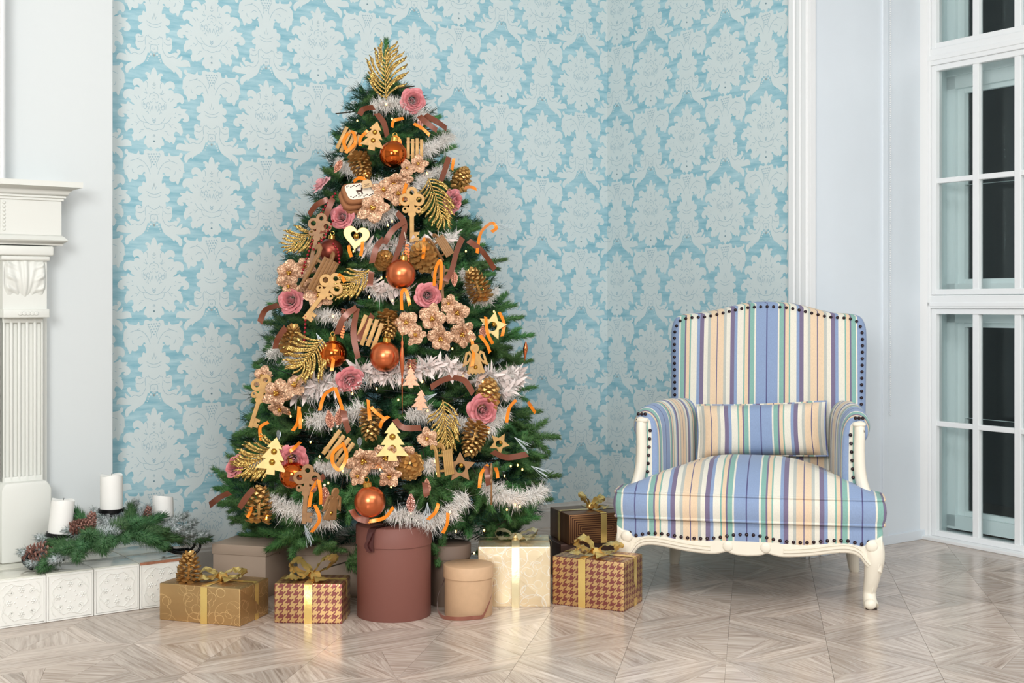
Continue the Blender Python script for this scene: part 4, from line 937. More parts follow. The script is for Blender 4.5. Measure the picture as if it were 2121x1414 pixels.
def outward(p, k=.55):                        # facing: between the camera and straight out of the tree
    v = Vector((p.x-TX, p.y-TY, 0)); v = v.normalized() if v.length > 1e-6 else Vector((0, -1, 0)); c = Vector((-p.x, -p.y, 0)).normalized(); return (v*k+c*(1-k)).normalized()
def face(p, roll=0, k=.45, tilt=0):           # local -Y looks outwards, z up
    d = outward(p, k); return T(p) @ RZ(math.atan2(d.y, d.x)+PI/2) @ RX(tilt) @ RY(roll)
def needle_mat(name, c1, c2, var=.25):
    m = bpy.data.materials.new(name); m.use_nodes = True; nt = m.node_tree; L = nt.links; b = nt.nodes['Principled BSDF']
    tc = nn(nt, 'ShaderNodeTexCoord'); n = nn(nt, 'ShaderNodeTexNoise'); n.inputs['Scale'].default_value = 160; n.inputs['Detail'].default_value = 1; L.new(tc.outputs['Object'], n.inputs['Vector'])
    oi = nn(nt, 'ShaderNodeObjectInfo'); mr = nn(nt, 'ShaderNodeMapRange'); mr.inputs[1].default_value = .3; mr.inputs[2].default_value = .7; L.new(n.outputs['Fac'], mr.inputs[0])
    mx = nn(nt, 'ShaderNodeMix', data_type='RGBA'); mx.inputs[6].default_value = lin(c1); mx.inputs[7].default_value = lin(c2); L.new(mr.outputs[0], mx.inputs[0])
    h = nn(nt, 'ShaderNodeHueSaturation'); L.new(mx.outputs[2], h.inputs['Color']); r2 = nn(nt, 'ShaderNodeMapRange'); r2.inputs[3].default_value = 1-var; r2.inputs[4].default_value = 1+var; L.new(oi.outputs['Random'], r2.inputs[0]); L.new(r2.outputs[0], h.inputs['Value'])
    h2 = nn(nt, 'ShaderNodeMapRange'); h2.inputs[3].default_value = .485; h2.inputs[4].default_value = .53; L.new(oi.outputs['Random'], h2.inputs[0]); L.new(h2.outputs[0], h.inputs['Hue'])
    L.new(h.outputs[0], b.inputs['Base Color']); b.inputs['Roughness'].default_value = .42; b.inputs['Specular IOR Level'].default_value = .35
    return m
M_ndl = needle_mat('pine_needles', (40, 88, 42), (108, 150, 84)); M_ndl2 = needle_mat('shaded_inner_needles', (10, 44, 28), (30, 78, 48), .0); M_stem = mat('wire_stem', (60, 52, 38), .8)  # inner needles: same green, darkened to paint in the tree's inner shade
def needles(n, L, nl, spread=.95, tipw=.5, droop=0, r0=.0):
    """needle triangles round a stem along +Z, as arrays"""
    t = NP.random(n)**.85; an = NP.random(n)*2*PI; ang = spread*(1-.65*t**3)*(0.75+.5*NP.random(n)); ln = nl*(.75+.4*NP.random(n))*(1-.25*t)
    base = np.stack([r0*np.cos(an), r0*np.sin(an), t*L], 1); d = np.stack([np.sin(ang)*np.cos(an), np.sin(ang)*np.sin(an), np.cos(ang)], 1)
    side = np.cross(d, NP.normal(size=(n, 3))); side /= np.linalg.norm(side, axis=1)[:, None]; up = np.cross(d, side); w = .0012
    tip = base+d*ln[:, None]; V = np.stack([base+side*w, base-side*w*.5+up*w*.87, base-side*w*.5-up*w*.87, tip], 1).reshape(-1, 3)
    i = np.arange(n)[:, None]*4; Tt = np.concatenate([i+[[0, 1, 3]], i+[[1, 2, 3]], i+[[2, 0, 3]]], 0); return V, Tt
def tuft_mesh(name, n, L, nl, m, spread=1.0, z0=-.02):
    V, Tt = needles(n, L, nl, spread)
    k = 5; S = np.array([[.0022*math.cos(2*PI*a/k), .0022*math.sin(2*PI*a/k), z] for z in (z0, L) for a in range(k)]); o = len(V)
    St = np.array([[o+a, o+(a+1) % k, o+k+a] for a in range(k)]+[[o+(a+1) % k, o+k+(a+1) % k, o+k+a] for a in range(k)])
    me = np_mesh(name, np.concatenate([V, S]), np.concatenate([Tt, St]), m); me.materials.append(M_stem)
    mi = np.zeros(len(me.polygons), np.int32); mi[-len(St):] = 1; me.polygons.foreach_set('material_index', mi); return me
def branch_mesh(k):
    """one branch tip: a main shoot and two or three side shoots, each a bottle brush of needles"""
    parts = [((0, 0, 0), (0, 0, 1), .12, 470)]
    for q in range(2+k % 2):
        a = q*2.3+k; parts.append(((0, 0, -.01+.02*q), (.62*math.cos(a), .62*math.sin(a), .78), .08+.01*(q % 2), 330))
    VV = []; TT = []; o = 0; ns = 0
    for p, d, L, n in parts:
        V, Tt = needles(n, L, .031+.003*(k % 2), .92); A = np.array(aim(Vector(d).normalized()))[:3, :3]; VV.append(V @ A.T+np.array(p)); TT.append(Tt+o); o += len(V)
    for p, d, L, n in parts:
        S = np.array([[.002*math.cos(2*PI*a/4), .002*math.sin(2*PI*a/4), z] for z in (-.1 if d == (0, 0, 1) else 0, L) for a in range(4)]); A = np.array(aim(Vector(d).normalized()))[:3, :3]
        VV.append(S @ A.T+np.array(p)); TT.append(np.array([[o+a, o+(a+1) % 4, o+4+a] for a in range(4)]+[[o+(a+1) % 4, o+4+(a+1) % 4, o+4+a] for a in range(4)])); o += 8; ns += 8
    me = np_mesh('branch', np.concatenate(VV), np.concatenate(TT), M_ndl); me.materials.append(M_stem)
    mi = np.zeros(len(me.polygons), np.int32); mi[-ns:] = 1; me.polygons.foreach_set('material_index', mi); return me
def aim(d): return d.to_track_quat('Z', 'Y').to_matrix().to_4x4()
TUFT = [branch_mesh(k) for k in range(6)]
tree = thing('christmas_tree', 'tall full artificial Christmas tree, green needles, covered in copper and gold ornaments', 'tree', T(TX, TY, 0))
TI = T(-TX, -TY, 0)
ob('trunk', MB().tube([(0, 0, .06), (0, 0, 1.0), (0, 0, 1.85)], lambda t: .022-.014*t, 12).mesh('trunk', M_stem), tree)
sb = MB()
for k in range(4):
    a = k*PI/2+.4; sb.tube([(0, 0, .1), (.1*math.cos(a), .1*math.sin(a), .07), (.27*math.cos(a), .27*math.sin(a), .012)], .011, 8)
ob('stand', sb.mesh('stand', mat('dark_green_metal', (30, 48, 38), .5)), tree)
def wall_room(p): return min((p-P1).dot(N), (p-P1).dot(NB))
def aim(d): return d.to_track_quat('Z', 'Y').to_matrix().to_4x4()
cnt = 0; GA = PI*(3-math.sqrt(5)); total = 430; spots = []
area_cum = np.cumsum([max(rad(z), .05) for z in np.linspace(.2, 1.8, 400)]); area_cum = area_cum/area_cum[-1]
for i in range(total):
    z = float(np.interp((i+.5)/total, area_cum, np.linspace(.2, 1.8, 400))); a = i*GA+RND.uniform(-.1, .1); spots.append((z, a))
front = [q for q in spots if math.cos(q[1]+PI/2) > -.35]; front = front[:]; RND.shuffle(front)
back = [q for q in spots if math.cos(q[1]+PI/2) <= -.35]
use = front[:272]; 
# tips that shape the silhouette and the skirt of the tree, where the photograph shows them
EDGE = [(1055, 535, 1), (1045, 640, 1), (1112, 692, 1), (1108, 745, 1), (1118, 800, 1), (1165, 905, 1), (1168, 985, 1), (1150, 1035, 1), (1105, 880, 1), (1000, 470, 1), (975, 415, 1), (955, 350, 1), (950, 300, 1), (935, 268, 1), (918, 238, 1), (1075, 630, 1), (1010, 505, 1), (1030, 565, 1), (1128, 850, 1), (1140, 945, 1), (1090, 655, 1), (1085, 780, 1), (500, 800, -1), (535, 880, -1), (460, 985, -1), (715, 257, -1), (695, 328, -1), (675, 372, -1), (548, 628, -1), (560, 668, -1), (518, 757, -1), (520, 830, -1), (436, 1012, -1), (445, 1045, -1), (480, 1080, -1), (505, 935, -1), (620, 455, -1), (585, 560, -1)]
br = []
for px, py, sx in EDGE:
    p = PT(px, py, TY-.06); d = Vector((p.x-TX, p.y-TY, .08 if py < 900 else -.02)).normalized(); br.append((p, d))
for px, py in ((1060, 1085), (1025, 1065), (955, 1080), (905, 1068), (720, 1090), (690, 1085), (655, 1078), (600, 1085), (560, 1080), (1100, 1070)):
    p = on_tree(px, py, .0); q = p-Vector((TX, TY, p.z)); br.append((p, Vector((q.x*.6, q.y*.6, -.45)).normalized()))
for (z, a) in use[:300-len(br)-4]:
    r = max(.03, rad(z)*(1+RND.uniform(-.12, .02))-.03); p = Vector((TX+r*math.cos(a), TY+r*math.sin(a), z)); t_ = RND.choice((-1, 1))*RND.uniform(.15, 1.0); d = Vector((math.cos(a+t_), math.sin(a+t_), RND.uniform(-.2, .6))).normalized(); br.append((p, d))
for k in range(4):
    a = k*1.7; br.append((Vector((TX+.045*math.cos(a), TY+.045*math.sin(a), 1.80)), Vector((.4*math.cos(a), .4*math.sin(a), 1)).normalized()))
nb_ = 0
for p, d in br:
    if wall_room(p+d*.04) < .03: continue
    me = TUFT[nb_ % 6]; L = .12; sc = RND.uniform(.85, 1.12); nb_ += 1
    ob('branch', me, tree, TI @ T(p-d*(L+.02)*sc) @ aim(d) @ SCL(sc) @ RZ(RND.random()*6))
# leading shoot of the tree
lead = tuft_mesh('leader', 900, .175, .034, M_ndl, 1.0); ob('leader', lead, tree, T(0, 0, 1.775))
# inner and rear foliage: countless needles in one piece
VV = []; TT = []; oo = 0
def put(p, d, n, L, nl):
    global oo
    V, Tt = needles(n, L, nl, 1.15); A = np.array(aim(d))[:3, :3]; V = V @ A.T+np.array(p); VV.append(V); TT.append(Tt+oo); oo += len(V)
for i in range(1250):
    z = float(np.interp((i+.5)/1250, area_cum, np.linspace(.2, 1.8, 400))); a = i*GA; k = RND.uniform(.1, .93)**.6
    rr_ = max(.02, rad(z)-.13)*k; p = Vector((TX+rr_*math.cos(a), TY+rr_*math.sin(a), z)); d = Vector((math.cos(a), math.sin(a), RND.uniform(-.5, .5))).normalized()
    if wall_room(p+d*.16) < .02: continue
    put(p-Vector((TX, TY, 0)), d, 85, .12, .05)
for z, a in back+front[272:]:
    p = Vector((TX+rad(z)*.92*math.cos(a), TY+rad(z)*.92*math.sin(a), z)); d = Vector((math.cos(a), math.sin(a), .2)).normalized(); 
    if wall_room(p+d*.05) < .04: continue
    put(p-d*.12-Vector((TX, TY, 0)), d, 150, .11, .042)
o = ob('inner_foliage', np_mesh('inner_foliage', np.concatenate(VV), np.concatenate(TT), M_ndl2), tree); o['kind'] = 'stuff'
wires = MB()
for i in range(90):
    z = .25+1.4*i/90; a = i*GA; wall_room(Vector((TX+rad(z)*.8*math.cos(a), TY+rad(z)*.8*math.sin(a), z))) > .03 and wires.tube([(0, 0, z-.04), (rad(z)*.8*math.cos(a), rad(z)*.8*math.sin(a), z)], .003, 4)
o = ob('branch_wires', wires.mesh('branch_wires', M_stem), tree); o['kind'] = 'stuff'

# ---------------------------------------------------------------- feather garlands
M_fluff = mat('white_marabou_fluff', (244, 240, 234), .9, sheen=.3); M_feath = mat('pink_white_feather', (240, 226, 220), .8, sheen=.3)
def boa(label, pxs, r=.032, dens=7000, feathers=0, off=.0):
    pts = spline([on_tree(x, y, off) for x, y in pxs], 10); ln = sum((pts[i+1]-pts[i]).length for i in range(len(pts)-1)); n = int(ln*dens)
    c0 = sum(pts, Vector())/len(pts)
    P = np.array([tuple(p-c0) for p in pts]); k = NP.random(n)*(len(P)-1.001); i = k.astype(int); f = (k-i)[:, None]; base = P[i]*(1-f)+P[i+1]*f+NP.normal(size=(n, 3))*.004
    d = NP.normal(size=(n, 3)); tg = P[i+1]-P[i]; tg /= np.linalg.norm(tg, axis=1)[:, None]+1e-9; d -= tg*(d*tg).sum(1)[:, None]*.75; d /= np.linalg.norm(d, axis=1)[:, None]
    swell = .8+.35*np.sin(k*.9+1)*np.sin(k*.37); ends = np.minimum(1, np.minimum(k, len(P)-1-k)/4+.35); ln_ = r*swell*ends*(.55+.75*NP.random(n)); side = np.cross(d, NP.normal(size=(n, 3))); side /= np.linalg.norm(side, axis=1)[:, None]
    bend = NP.normal(size=(n, 3))*.18; bend[:, 2] -= .12; mid = base+(d*.55)*ln_[:, None]; tip = base+(d+bend)*ln_[:, None]; w = .0008
    V = np.stack([base+side*w, base-side*w, mid-side*w*.8, mid+side*w*.8, tip], 1).reshape(-1, 3); q = np.arange(n)[:, None]*5; Tt = np.concatenate([q+[[0, 1, 2]], q+[[0, 2, 3]], q+[[3, 2, 4]]])
    me = np_mesh('feather_garland', V, Tt, M_fluff)
    o = tag(ob('feather_garland', me, None, T(c0)), label, 'garland')
    if feathers:
        fb = MB()
        for _ in range(feathers):
            t = RND.random()*(len(P)-1.01); i = int(t); p = Vector(P[i]).lerp(Vector(P[i+1]), t-i); d = Vector((RND.gauss(0, .8), RND.gauss(-.7, .5), RND.gauss(-.1, .8))).normalized(); sd = d.cross(Vector((RND.gauss(0, 1), RND.gauss(0, 1), RND.gauss(0, 1)))).normalized(); nrm = d.cross(sd); L = RND.uniform(.03, .062); w = RND.uniform(.004, .009); cv = RND.uniform(-.5, .5)
            def fp_(u, v): return p+d*(L*u)+nrm*(cv*L*u*u)+sd*((v-.5)*2*w*math.sin(PI*min(1, .08+.92*u))**.7*(1 if u < .999 else .1))
            fb.grid(fp_, 5, 2)
        f = ob('feathers', fb.mesh('feathers', M_feath), o); f['kind'] = 'stuff'
    return o
boa('white fluffy feather garland round the very top of the tree', [(770, 222), (800, 214), (830, 216), (858, 228), (885, 245)], .042)
boa('white feather fluff at the upper right edge of the tree', [(865, 320), (890, 308), (915, 292), (938, 282)], .034)
boa('white feather fluff at the upper left behind the pinecone', [(700, 330), (715, 350), (735, 352), (770, 385), (800, 375)], .026)
boa('white feather fluff round the big hanging gold fern at the upper right', [(855, 395), (875, 372), (905, 355), (930, 360)], .03)
boa('white feather fluff beneath the cookies and above the wooden heart', [(700, 430), (735, 445), (765, 455), (790, 450), (820, 440)], .034)
boa('white feathers hanging around the two pinecones above the central bauble', [(735, 500), (770, 515), (815, 505), (850, 510), (905, 500), (945, 488)], .036, 4200, 40)
boa('white feathers left of and below the central matte bauble', [(745, 560), (765, 590), (785, 605), (812, 598), (850, 610)], .034, 4200, 40)
boa('white feather fluff at the right beside the striped pine branches', [(955, 560), (985, 615), (1005, 620), (1030, 600)], .026)
boa('white feather fluff left of the middle, under the wooden key', [(650, 650), (675, 652), (700, 660), (730, 672)], .032)
boa('white feather fluff at the left edge behind the gold fern', [(558, 735), (580, 720), (600, 710), (612, 730), (590, 750)], .036)
boa('long pinkish white feather garland across the middle of the tree', [(610, 815), (645, 805), (675, 790), (715, 795), (745, 768), (790, 772), (835, 768), (880, 762), (925, 758), (965, 770)], .05, 4600, 330)
boa('pinkish white feathers at the right end of the middle, below the wooden angel', [(985, 790), (1015, 778), (1045, 782), (1072, 775), (1060, 800), (1040, 815)], .044, 4200, 150)
boa('white fluffy garland below the pink rose at the lower left', [(640, 872), (670, 868), (700, 862), (735, 855), (755, 848)], .046)
boa('white fluffy garland at the lower right behind the gold fern', [(845, 862), (875, 855), (925, 870), (965, 880), (1000, 890), (1030, 870), (1045, 850)], .038)
boa('white feather fluff behind the wooden sled at the lower middle', [(655, 965), (690, 970), (715, 972), (870, 968), (905, 955)], .028)
boa('white fluffy garland at the bottom left above the taupe boxes', [(560, 1028), (585, 1050), (615, 1055), (645, 1075), (672, 1078), (690, 1070)], .04)
boa('white fluffy garland at the bottom right of the tall brown box', [(800, 1068), (845, 1066), (890, 1080), (925, 1068), (945, 1045), (965, 1025)], .04)
boa('white fluffy garland at the bottom right edge of the tree', [(1005, 1005), (1030, 1020), (1060, 1030), (1095, 1028), (1130, 1012)], .04)
boa('small white tuft of feather fluff near the bottom left edge', [(520, 960), (540, 955), (560, 965)], .03)
# ================================================================ ORNAMENTS ON THE TREE
M_cop = mat('glossy_copper_glass', (196, 96, 40), .07, 1.0); M_copm = mat('satin_copper', (214, 118, 76), .28, 1.0); M_brm = mat('satin_brown_metal', (140, 72, 58), .38, .9)
M_bell = mat('gold_bell', (186, 142, 62), .18, 1.0); M_cap = mat('gold_cap', (204, 160, 80), .25, 1.0)
M_ply = mat('gilded_plywood', (192, 150, 90), .5, .15, bump=(120, .1), vary=(70, .16)); M_plyd = mat('dark_plywood', (150, 110, 70), .5, vary=(60, .15)); M_plyb = mat('bright_plywood', (238, 210, 142), .4, .2, vary=(50, .08))
M_ply_p = mat('rose_copper_plate', (232, 176, 144), .4, .4, vary=(120, .2))
M_gg = glitter('gold_glitter', (206, 172, 100), .3, 700, .85, .35); M_cg = glitter('copper_glitter', (206, 150, 126), .35, 900, .7, .5); M_pg = glitter('rose_glitter', (220, 168, 156), .3, 500, .8, .3)
M_cone = mat('gold_pinecone', (204, 160, 96), .36, .7, vary=(60, .25)); M_conec = mat('copper_pinecone', (190, 122, 98), .35, .7)
M_rose = mat('dusty_pink_satin', (214, 128, 132), .4, sheen=.3, vary=(14, .06)); M_rosep = mat('pale_pink_satin', (226, 164, 168), .42, sheen=.3)
M_orb = mat('burnt_orange_satin', (240, 134, 14), .3, .15, sheen=.2); M_brs = mat('brown_satin', (124, 70, 50), .3, .15)
M_org = glitter('copper_organza', (208, 166, 134), .4, 420, .4, .7); M_red = mat('red_pearl', (150, 26, 38), .2, .4); M_crys = mat('clear_crystal', (235, 240, 245), .05, trans=.9)
M_bulb = mat('warm_bulb', (255, 214, 150), .3, emit=((255, 176, 80), 7)); M_cable = mat('dark_green_cable', (20, 36, 28), .6); M_bead = mat('cream_bead', (232, 220, 200), .35)
M_cook = mat('gingerbread', (150, 98, 62), .85, bump=(90, .5), vary=(40, .1)); M_icing = mat('white_icing', (238, 230, 214), .6); M_choc = mat('chocolate_print', (70, 44, 34), .6); M_tag = mat('kraft_paper_tag', (206, 172, 128), .8)
PX = TY*.93/F                                  # metres per pixel near the front of the tree
def inst(parts, root):                        # parts: (name, mesh, matrix, label, subparts)
    for p in parts:
        o = ob(p[0], p[1], root, p[2] if len(p) > 2 else None, p[3] if len(p) > 3 else None)
        for q in (p[4] if len(p) > 4 else ()): ob(q[0], q[1], o, q[2] if len(q) > 2 else None)
def hang(name, cat, label, px, py, parts, size=1.0, roll=0, off=.035, k=.4, tilt=0, group=None, yaw=0):
    p = on_tree(px, py, off); M = face(p, math.radians(roll), k, tilt) @ RZ(math.radians(yaw)) @ SCL(size)
    t = thing(name, label, cat, M, group); inst(parts, t); return t
# roses: five rings of curled petals, each petal a part
def rose_parts2(m):
    """petals open from a centre that faces local -Y"""
    out = []; core = MB()
    core.grid(lambda u, v: ((.001+.0085*u)*math.cos(u*15), -.014-.016*v+.007*u*v, (.001+.0085*u)*math.sin(u*15)), 46, 3); out.append(('core', core.mesh('core', m)))
    def pet(r0, h, flare, wid):
        b = MB()
        def f(u, v):                           # part of a bowl: angle along u, height along v
            a = (u-.5)*wid; edge = 1-.34*abs(2*u-1)**2.2; rr = r0+flare*v**1.5*(.55+.45*edge)*(1+.1*math.sin(5*u+r0*2000))
            roll_ = .18*flare*max(0, v-.8)/.2
            return (rr*math.sin(a), -(h*v*edge)+.004+roll_+.0015*math.sin(9*a+r0*900), rr*math.cos(a))
        b.grid(f, 12, 7); return b.mesh('petal', m)
    for n, r0, h, fl, w, ph in ((3, .009, .033, .002, 2.5, .2), (3, .0125, .033, .007, 2.2, .9), (4, .0155, .029, .014, 1.9, .3), (5, .0175, .022, .024, 1.5, .75), (5, .0175, .012, .034, 1.35, .1)):
        me = pet(r0, h, fl, w)
        for i in range(n): out.append(('petal', me, RY(2*PI*i/n+ph+.12*math.sin(i*3)) @ T(0, .0015*math.sin(i*2.1), 0)))
    return out
ROSE = rose_parts2(M_rose); ROSEP = rose_parts2(M_rosep)
for px, py, r, yw, tl, lb in ((855, 208, 28, 6, .2, 'pink fabric rose at the very top of the tree below the tall gold sprig'), (667, 384, 25, -62, -.2, 'pale pink fabric rose on the upper left edge of the tree'), (709, 449, 26, -25, .3, 'pink fabric rose just above the wooden heart'), (937, 416, 27, 35, 0, 'pink fabric rose half hidden behind the upper right gold fern'), (603, 622, 29, -20, .1, 'pink fabric rose on the left edge beside the long wooden key'), (886, 612, 28, 8, .05, 'pink fabric rose below and right of the central satin bauble'), (724, 785, 29, 28, .15, 'pink fabric rose resting on white feathers below the left glossy bauble'), (999, 848, 33, 8, .1, 'large pink fabric rose at the right in front of a gold pinecone'), (606, 951, 31, 15, .15, 'pink fabric rose at the lower left beside the bright wooden tree'), (488, 966, 25, -50, .2, 'pink fabric rose crossed by a brown ribbon at the lower left tip')):
    hang('rose', 'flower', lb, px, py, ROSEP if px == 667 else ROSE, r*PX/.05, RND.uniform(0, 60), .03, .3, tl, 'fabric roses on the tree', yw)
# baubles
def bauble_parts(m):
    cap = MB().lathe([(.0085, .029), (.0085, .0365), (.006, .0385), (.0001, .0385)], 16).mesh('cap', M_cap)
    rg = MB().tube([(.0045*math.cos(a), 0, .0425+.0045*math.sin(a)) for a in [2*PI*i/14 for i in range(14)]], .0008, 6, True).mesh('ring', M_cap)
    return [('ball', MB().ball((0, 0, 0), .03, 30).mesh('ball', m)), ('cap', cap, None, None, [('ring', rg)])]
BG, BM_, BB = bauble_parts(M_cop), bauble_parts(M_copm), bauble_parts(M_brm)
for px, py, r, b, of, lb in ((814, 320, 29, BG, .05, 'glossy copper bauble near the top of the tree beside the flat sled'), (830, 568, 30, BM_, .06, 'satin copper bauble at the centre of the tree'), (690, 733, 28, BG, .035, 'glossy copper bauble beside the left gold fern'), (797, 738, 30, BM_, .05, 'satin copper bauble above the long feather garland'), (766, 1039, 30, BM_, .06, 'satin copper bauble hanging just above the tall brown hat box'), (607, 984, 27, BG, .02, 'glossy copper bauble half hidden behind the lower left rose'), (684, 520, 26, BB, .01, 'dull brown bauble half hidden behind the red bead string')):
    hang('bauble', 'bauble', lb, px, py, b, r*PX/.03, RND.uniform(-12, 12), of, .3)
# pinecones
def cone_mesh(n, m, h=.06, w=.025, open_=.9):
    b = MB(); b.tube([(0, 0, -h*.5), (0, 0, h*.5)], lambda t: w*.45*math.sin(PI*(.12+.8*t)), 8)
    for i in range(n):
        t = (i+.5)/n; a = i*GA; r = w*math.sin(PI*(.2+.74*t))**.8; z = -h*.5+h*t; tl = -.55+1.5*t
        L = w*(.62-.25*t)*open_+.004; wd = w*.30*(1.05-.5*t)+.0012
        R_ = RZ(a) @ T(r*.5, 0, z) @ RY(-tl*.8); 
        vs = [(0, -wd*.5, 0), (0, wd*.5, 0), (L*.8, wd, .001), (L*1.05, 0, .003), (L*.8, -wd, .001), (0, 0, -.003), (L*.85, 0, -.0028)]
        b.add([R_ @ Vector(p) for p in vs], [(0, 1, 2, 3, 4), (5, 6, 2, 1), (5, 0, 4, 6), (6, 3, 2), (6, 4, 3)])
    return b.mesh('pinecone', m, False)
CN = [cone_mesh(64, M_cone), cone_mesh(80, M_cone, .064, .024, 1.1), cone_mesh(52, M_cone, .055, .027, 1.3)]; CNC = cone_mesh(40, M_conec, .05, .022)
def cone(px, py, hpx, kind, rx, rz, lb, off=.03, me=None):
    p = on_tree(px, py, off); k = hpx*PX*2/.062; d = outward(p, .3); M = T(p) @ RZ(math.atan2(d.y, d.x)+PI/2) @ RY(math.radians(rz)) @ RX(math.radians(rx)) @ SCL(k)
    return tag(ob('pinecone', me or CN[kind], None, M), lb, 'pinecone', 'gold pinecones on the tree' if me is None else 'small copper pinecones on the tree')
for a in ((748, 345, 25, 1, 20, 160, 'gold pinecone left of the topmost glossy bauble'), (957, 369, 24, 0, -30, 30, 'gold pinecone at the upper right edge above the hidden rose'), (796, 537, 22, 0, 70, 30, 'rounded gold pinecone above the central satin bauble, on its left'), (876, 528, 27, 2, 60, -20, 'open gold pinecone crossed by an orange ribbon above the central bauble'), (988, 590, 28, 1, 10, -25, 'gold pinecone at the right edge behind the copper leaf'), (804, 672, 23, 1, 20, 175, 'gold pinecone above the satin bauble on the feather garland'), (603, 702, 25, 1, 30, 20, 'gold pinecone at the left edge above the left gold fern'), (1011, 815, 29, 0, -40, 20, 'gold pinecone behind the large right rose'), (768, 878, 27, 0, 10, 180, 'gold pinecone hanging from an orange ribbon above the middle wooden tree'), (981, 908, 28, 1, 15, 200, 'gold pinecone right of the lower gold fern'), (848, 962, 25, 2, 75, 0, 'flat open gold pinecone below the middle wooden tree'), (537, 1045, 31, 0, -8, 2, 'large gold pinecone at the bottom left of the tree')): cone(*a)
for px, py, h, lb in ((834, 497, 11, 'small copper pinecone on a cord beside the large upper key'), (853, 757, 13, 'small copper pinecone lying on the long feather garland'), (716, 652, 13, 'small copper pinecone beside the brown ribbons left of the sled')): cone(px, py, h, 0, 0, 180, lb, .045, CNC)
# glitter ferns: every leaflet a part
def leaflet(L, w):
    b = MB(); pts = [Vector((0, 0, 0)), Vector((L*.3, 0, .004)), Vector((L*.7, 0, .002)), Vector((L, 0, -.006))]; sp = spline(pts, 6)
    b.tube(sp, lambda t: w*(.45+.75*t)*(1+.12*math.sin(t*60)), 7, False, 0, .8)
    b.tube([sp[-1]+Vector((.0045+.0045*math.cos(a), .0045*math.sin(a), 0)) for a in [2*PI*i/12 for i in range(12)]], .0013, 5, True); return b.mesh('leaflet', M_gg)
LF = [leaflet(.045, .0032), leaflet(.058, .0034), leaflet(.07, .0036), leaflet(.052, .0032)]
def fern(px, py, ang, length, lb, n=18, off=.06, spread=50, k=.35, scale=1.0):
    L = length*PX; p = on_tree(px, py, off); M = face(p, 0, k) @ RY(-math.radians(ang)); t = thing('glitter_fern', lb, 'decoration', M, 'gold glitter ferns on the tree')
    ob('stem', MB().tube([(0, 0, 0), (L*.5, -.004, .004), (L, 0, 0)], lambda q: .0022-.001*q, 6).mesh('stem', M_gg), t)
    for i in range(n):
        f = (i//2)/(n/2-1); sg = 1 if i % 2 else -1; a = math.radians(spread*(1-.55*f)+RND.uniform(-4, 4))*sg; me = LF[(1, 2, 1, 0)[min(3, int(f*4))]]
        ob('leaflet', me, t, T(L*(.04+.9*f), RND.uniform(-.004, .002), 0) @ RY(a) @ RX(RND.uniform(-.3, .3)) @ RZ(RND.uniform(-.25, .05)) @ SCL(scale*RND.uniform(.92, 1.08)))
    ob('leaflet', LF[0], t, T(L*.95, 0, 0)); return t
p0 = on_tree(800, 200, 0)
fern(800, 206, 90, 88, 'tall gold glitter sprig standing on top of the tree', 20, .02, 48, .1, 1.38)
fern(886, 368, -70, 85, 'broad gold glitter fern at the upper right beside the large wooden key', 22, .07, 55, .35, 1.15)
fern(655, 478, -152, 50, 'gold glitter fern at the upper left edge below a pink rose', 16, .06, 42)
fern(765, 558, -140, 60, 'gold glitter fern left of the central satin bauble', 18, .05, 40)
fern(668, 702, -128, 62, 'large drooping gold glitter fern at the left, beside a glossy bauble', 22, .08, 62, .3, 1.3)
fern(917, 828, -84, 85, 'large hanging gold glitter fern at the lower right of the tree', 24, .07, 42, .35, 1.1)
fern(592, 922, -152, 85, 'long gold glitter fern at the lower left behind a wooden tree', 24, .06, 48, .3, 1.25)
# copper orchid sprays: flower > petals
def opetal(l, w, cup):
    b = MB(); b.grid(lambda u, v: ((v-.5)*2*w*math.sin(PI*min(1, .1+.85*u))**.7, -cup*math.sin(PI*u*.75)*l+.12*l*((v-.5)*2)**2+.002*math.sin(9*v+5*u), l*u), 8, 6); return b.mesh('petal', M_org)
OP = [opetal(.036, .019, .25), opetal(.04, .015, .12), opetal(.03, .016, .45)]
OC = MB().ball((0, -.006, 0), .006, 8).ball((.004, -.009, .003), .0035, 6).ball((-.004, -.01, .002), .0035, 6).ball((0, -.011, -.004), .0035, 6).mesh('stamen', M_cap)
OS = MB().tube([(0, 0, 0), (.01, .02, -.03), (.0, .03, -.06)], .0015, 5).mesh('flower_stem', M_brs)
def spray(lb, fl):
    cx = sum(f[0] for f in fl)/len(fl); cy = sum(f[1] for f in fl)/len(fl); c = on_tree(cx, cy, .02); t = thing('orchid_spray', lb, 'flowers', T(c), 'copper fabric flower sprays')
    for px, py, r in fl:
        p = on_tree(px, py, .055); M = T(p-c) @ (face(p, RND.uniform(-1.5, 1.5), .45, RND.uniform(-.5, .5)).to_3x3().to_4x4()) @ RZ(RND.uniform(-.6, .6)) @ SCL(r*PX/.036)
        f = ob('flower', OC, t, M)
        for i in range(5): ob('petal', OP[(0, 1, 0, 1, 2)[i]], f, RY(2*PI*i/5+RND.uniform(-.15, .15)) @ RX(RND.uniform(-.15, .3)) @ T(0, 0, .003))
    return t
spray('two copper fabric flowers below the topmost flat sled', [(842, 348, 17), (866, 340, 19)])
spray('copper fabric flower spray in the upper middle beside the cookies', [(815, 380, 26), (835, 372, 20), (795, 395, 24), (825, 402, 24), (772, 432, 30)])
spray('copper fabric flower spray on the left edge above the pink rose', [(598, 566, 27), (630, 552, 22), (598, 590, 20), (642, 588, 25), (660, 612, 26)])
spray('copper fabric flower spray right of centre below the open pink rose', [(842, 668, 24), (862, 695, 20), (895, 660, 27), (912, 700, 26), (945, 648, 26), (958, 690, 27), (930, 628, 18)])
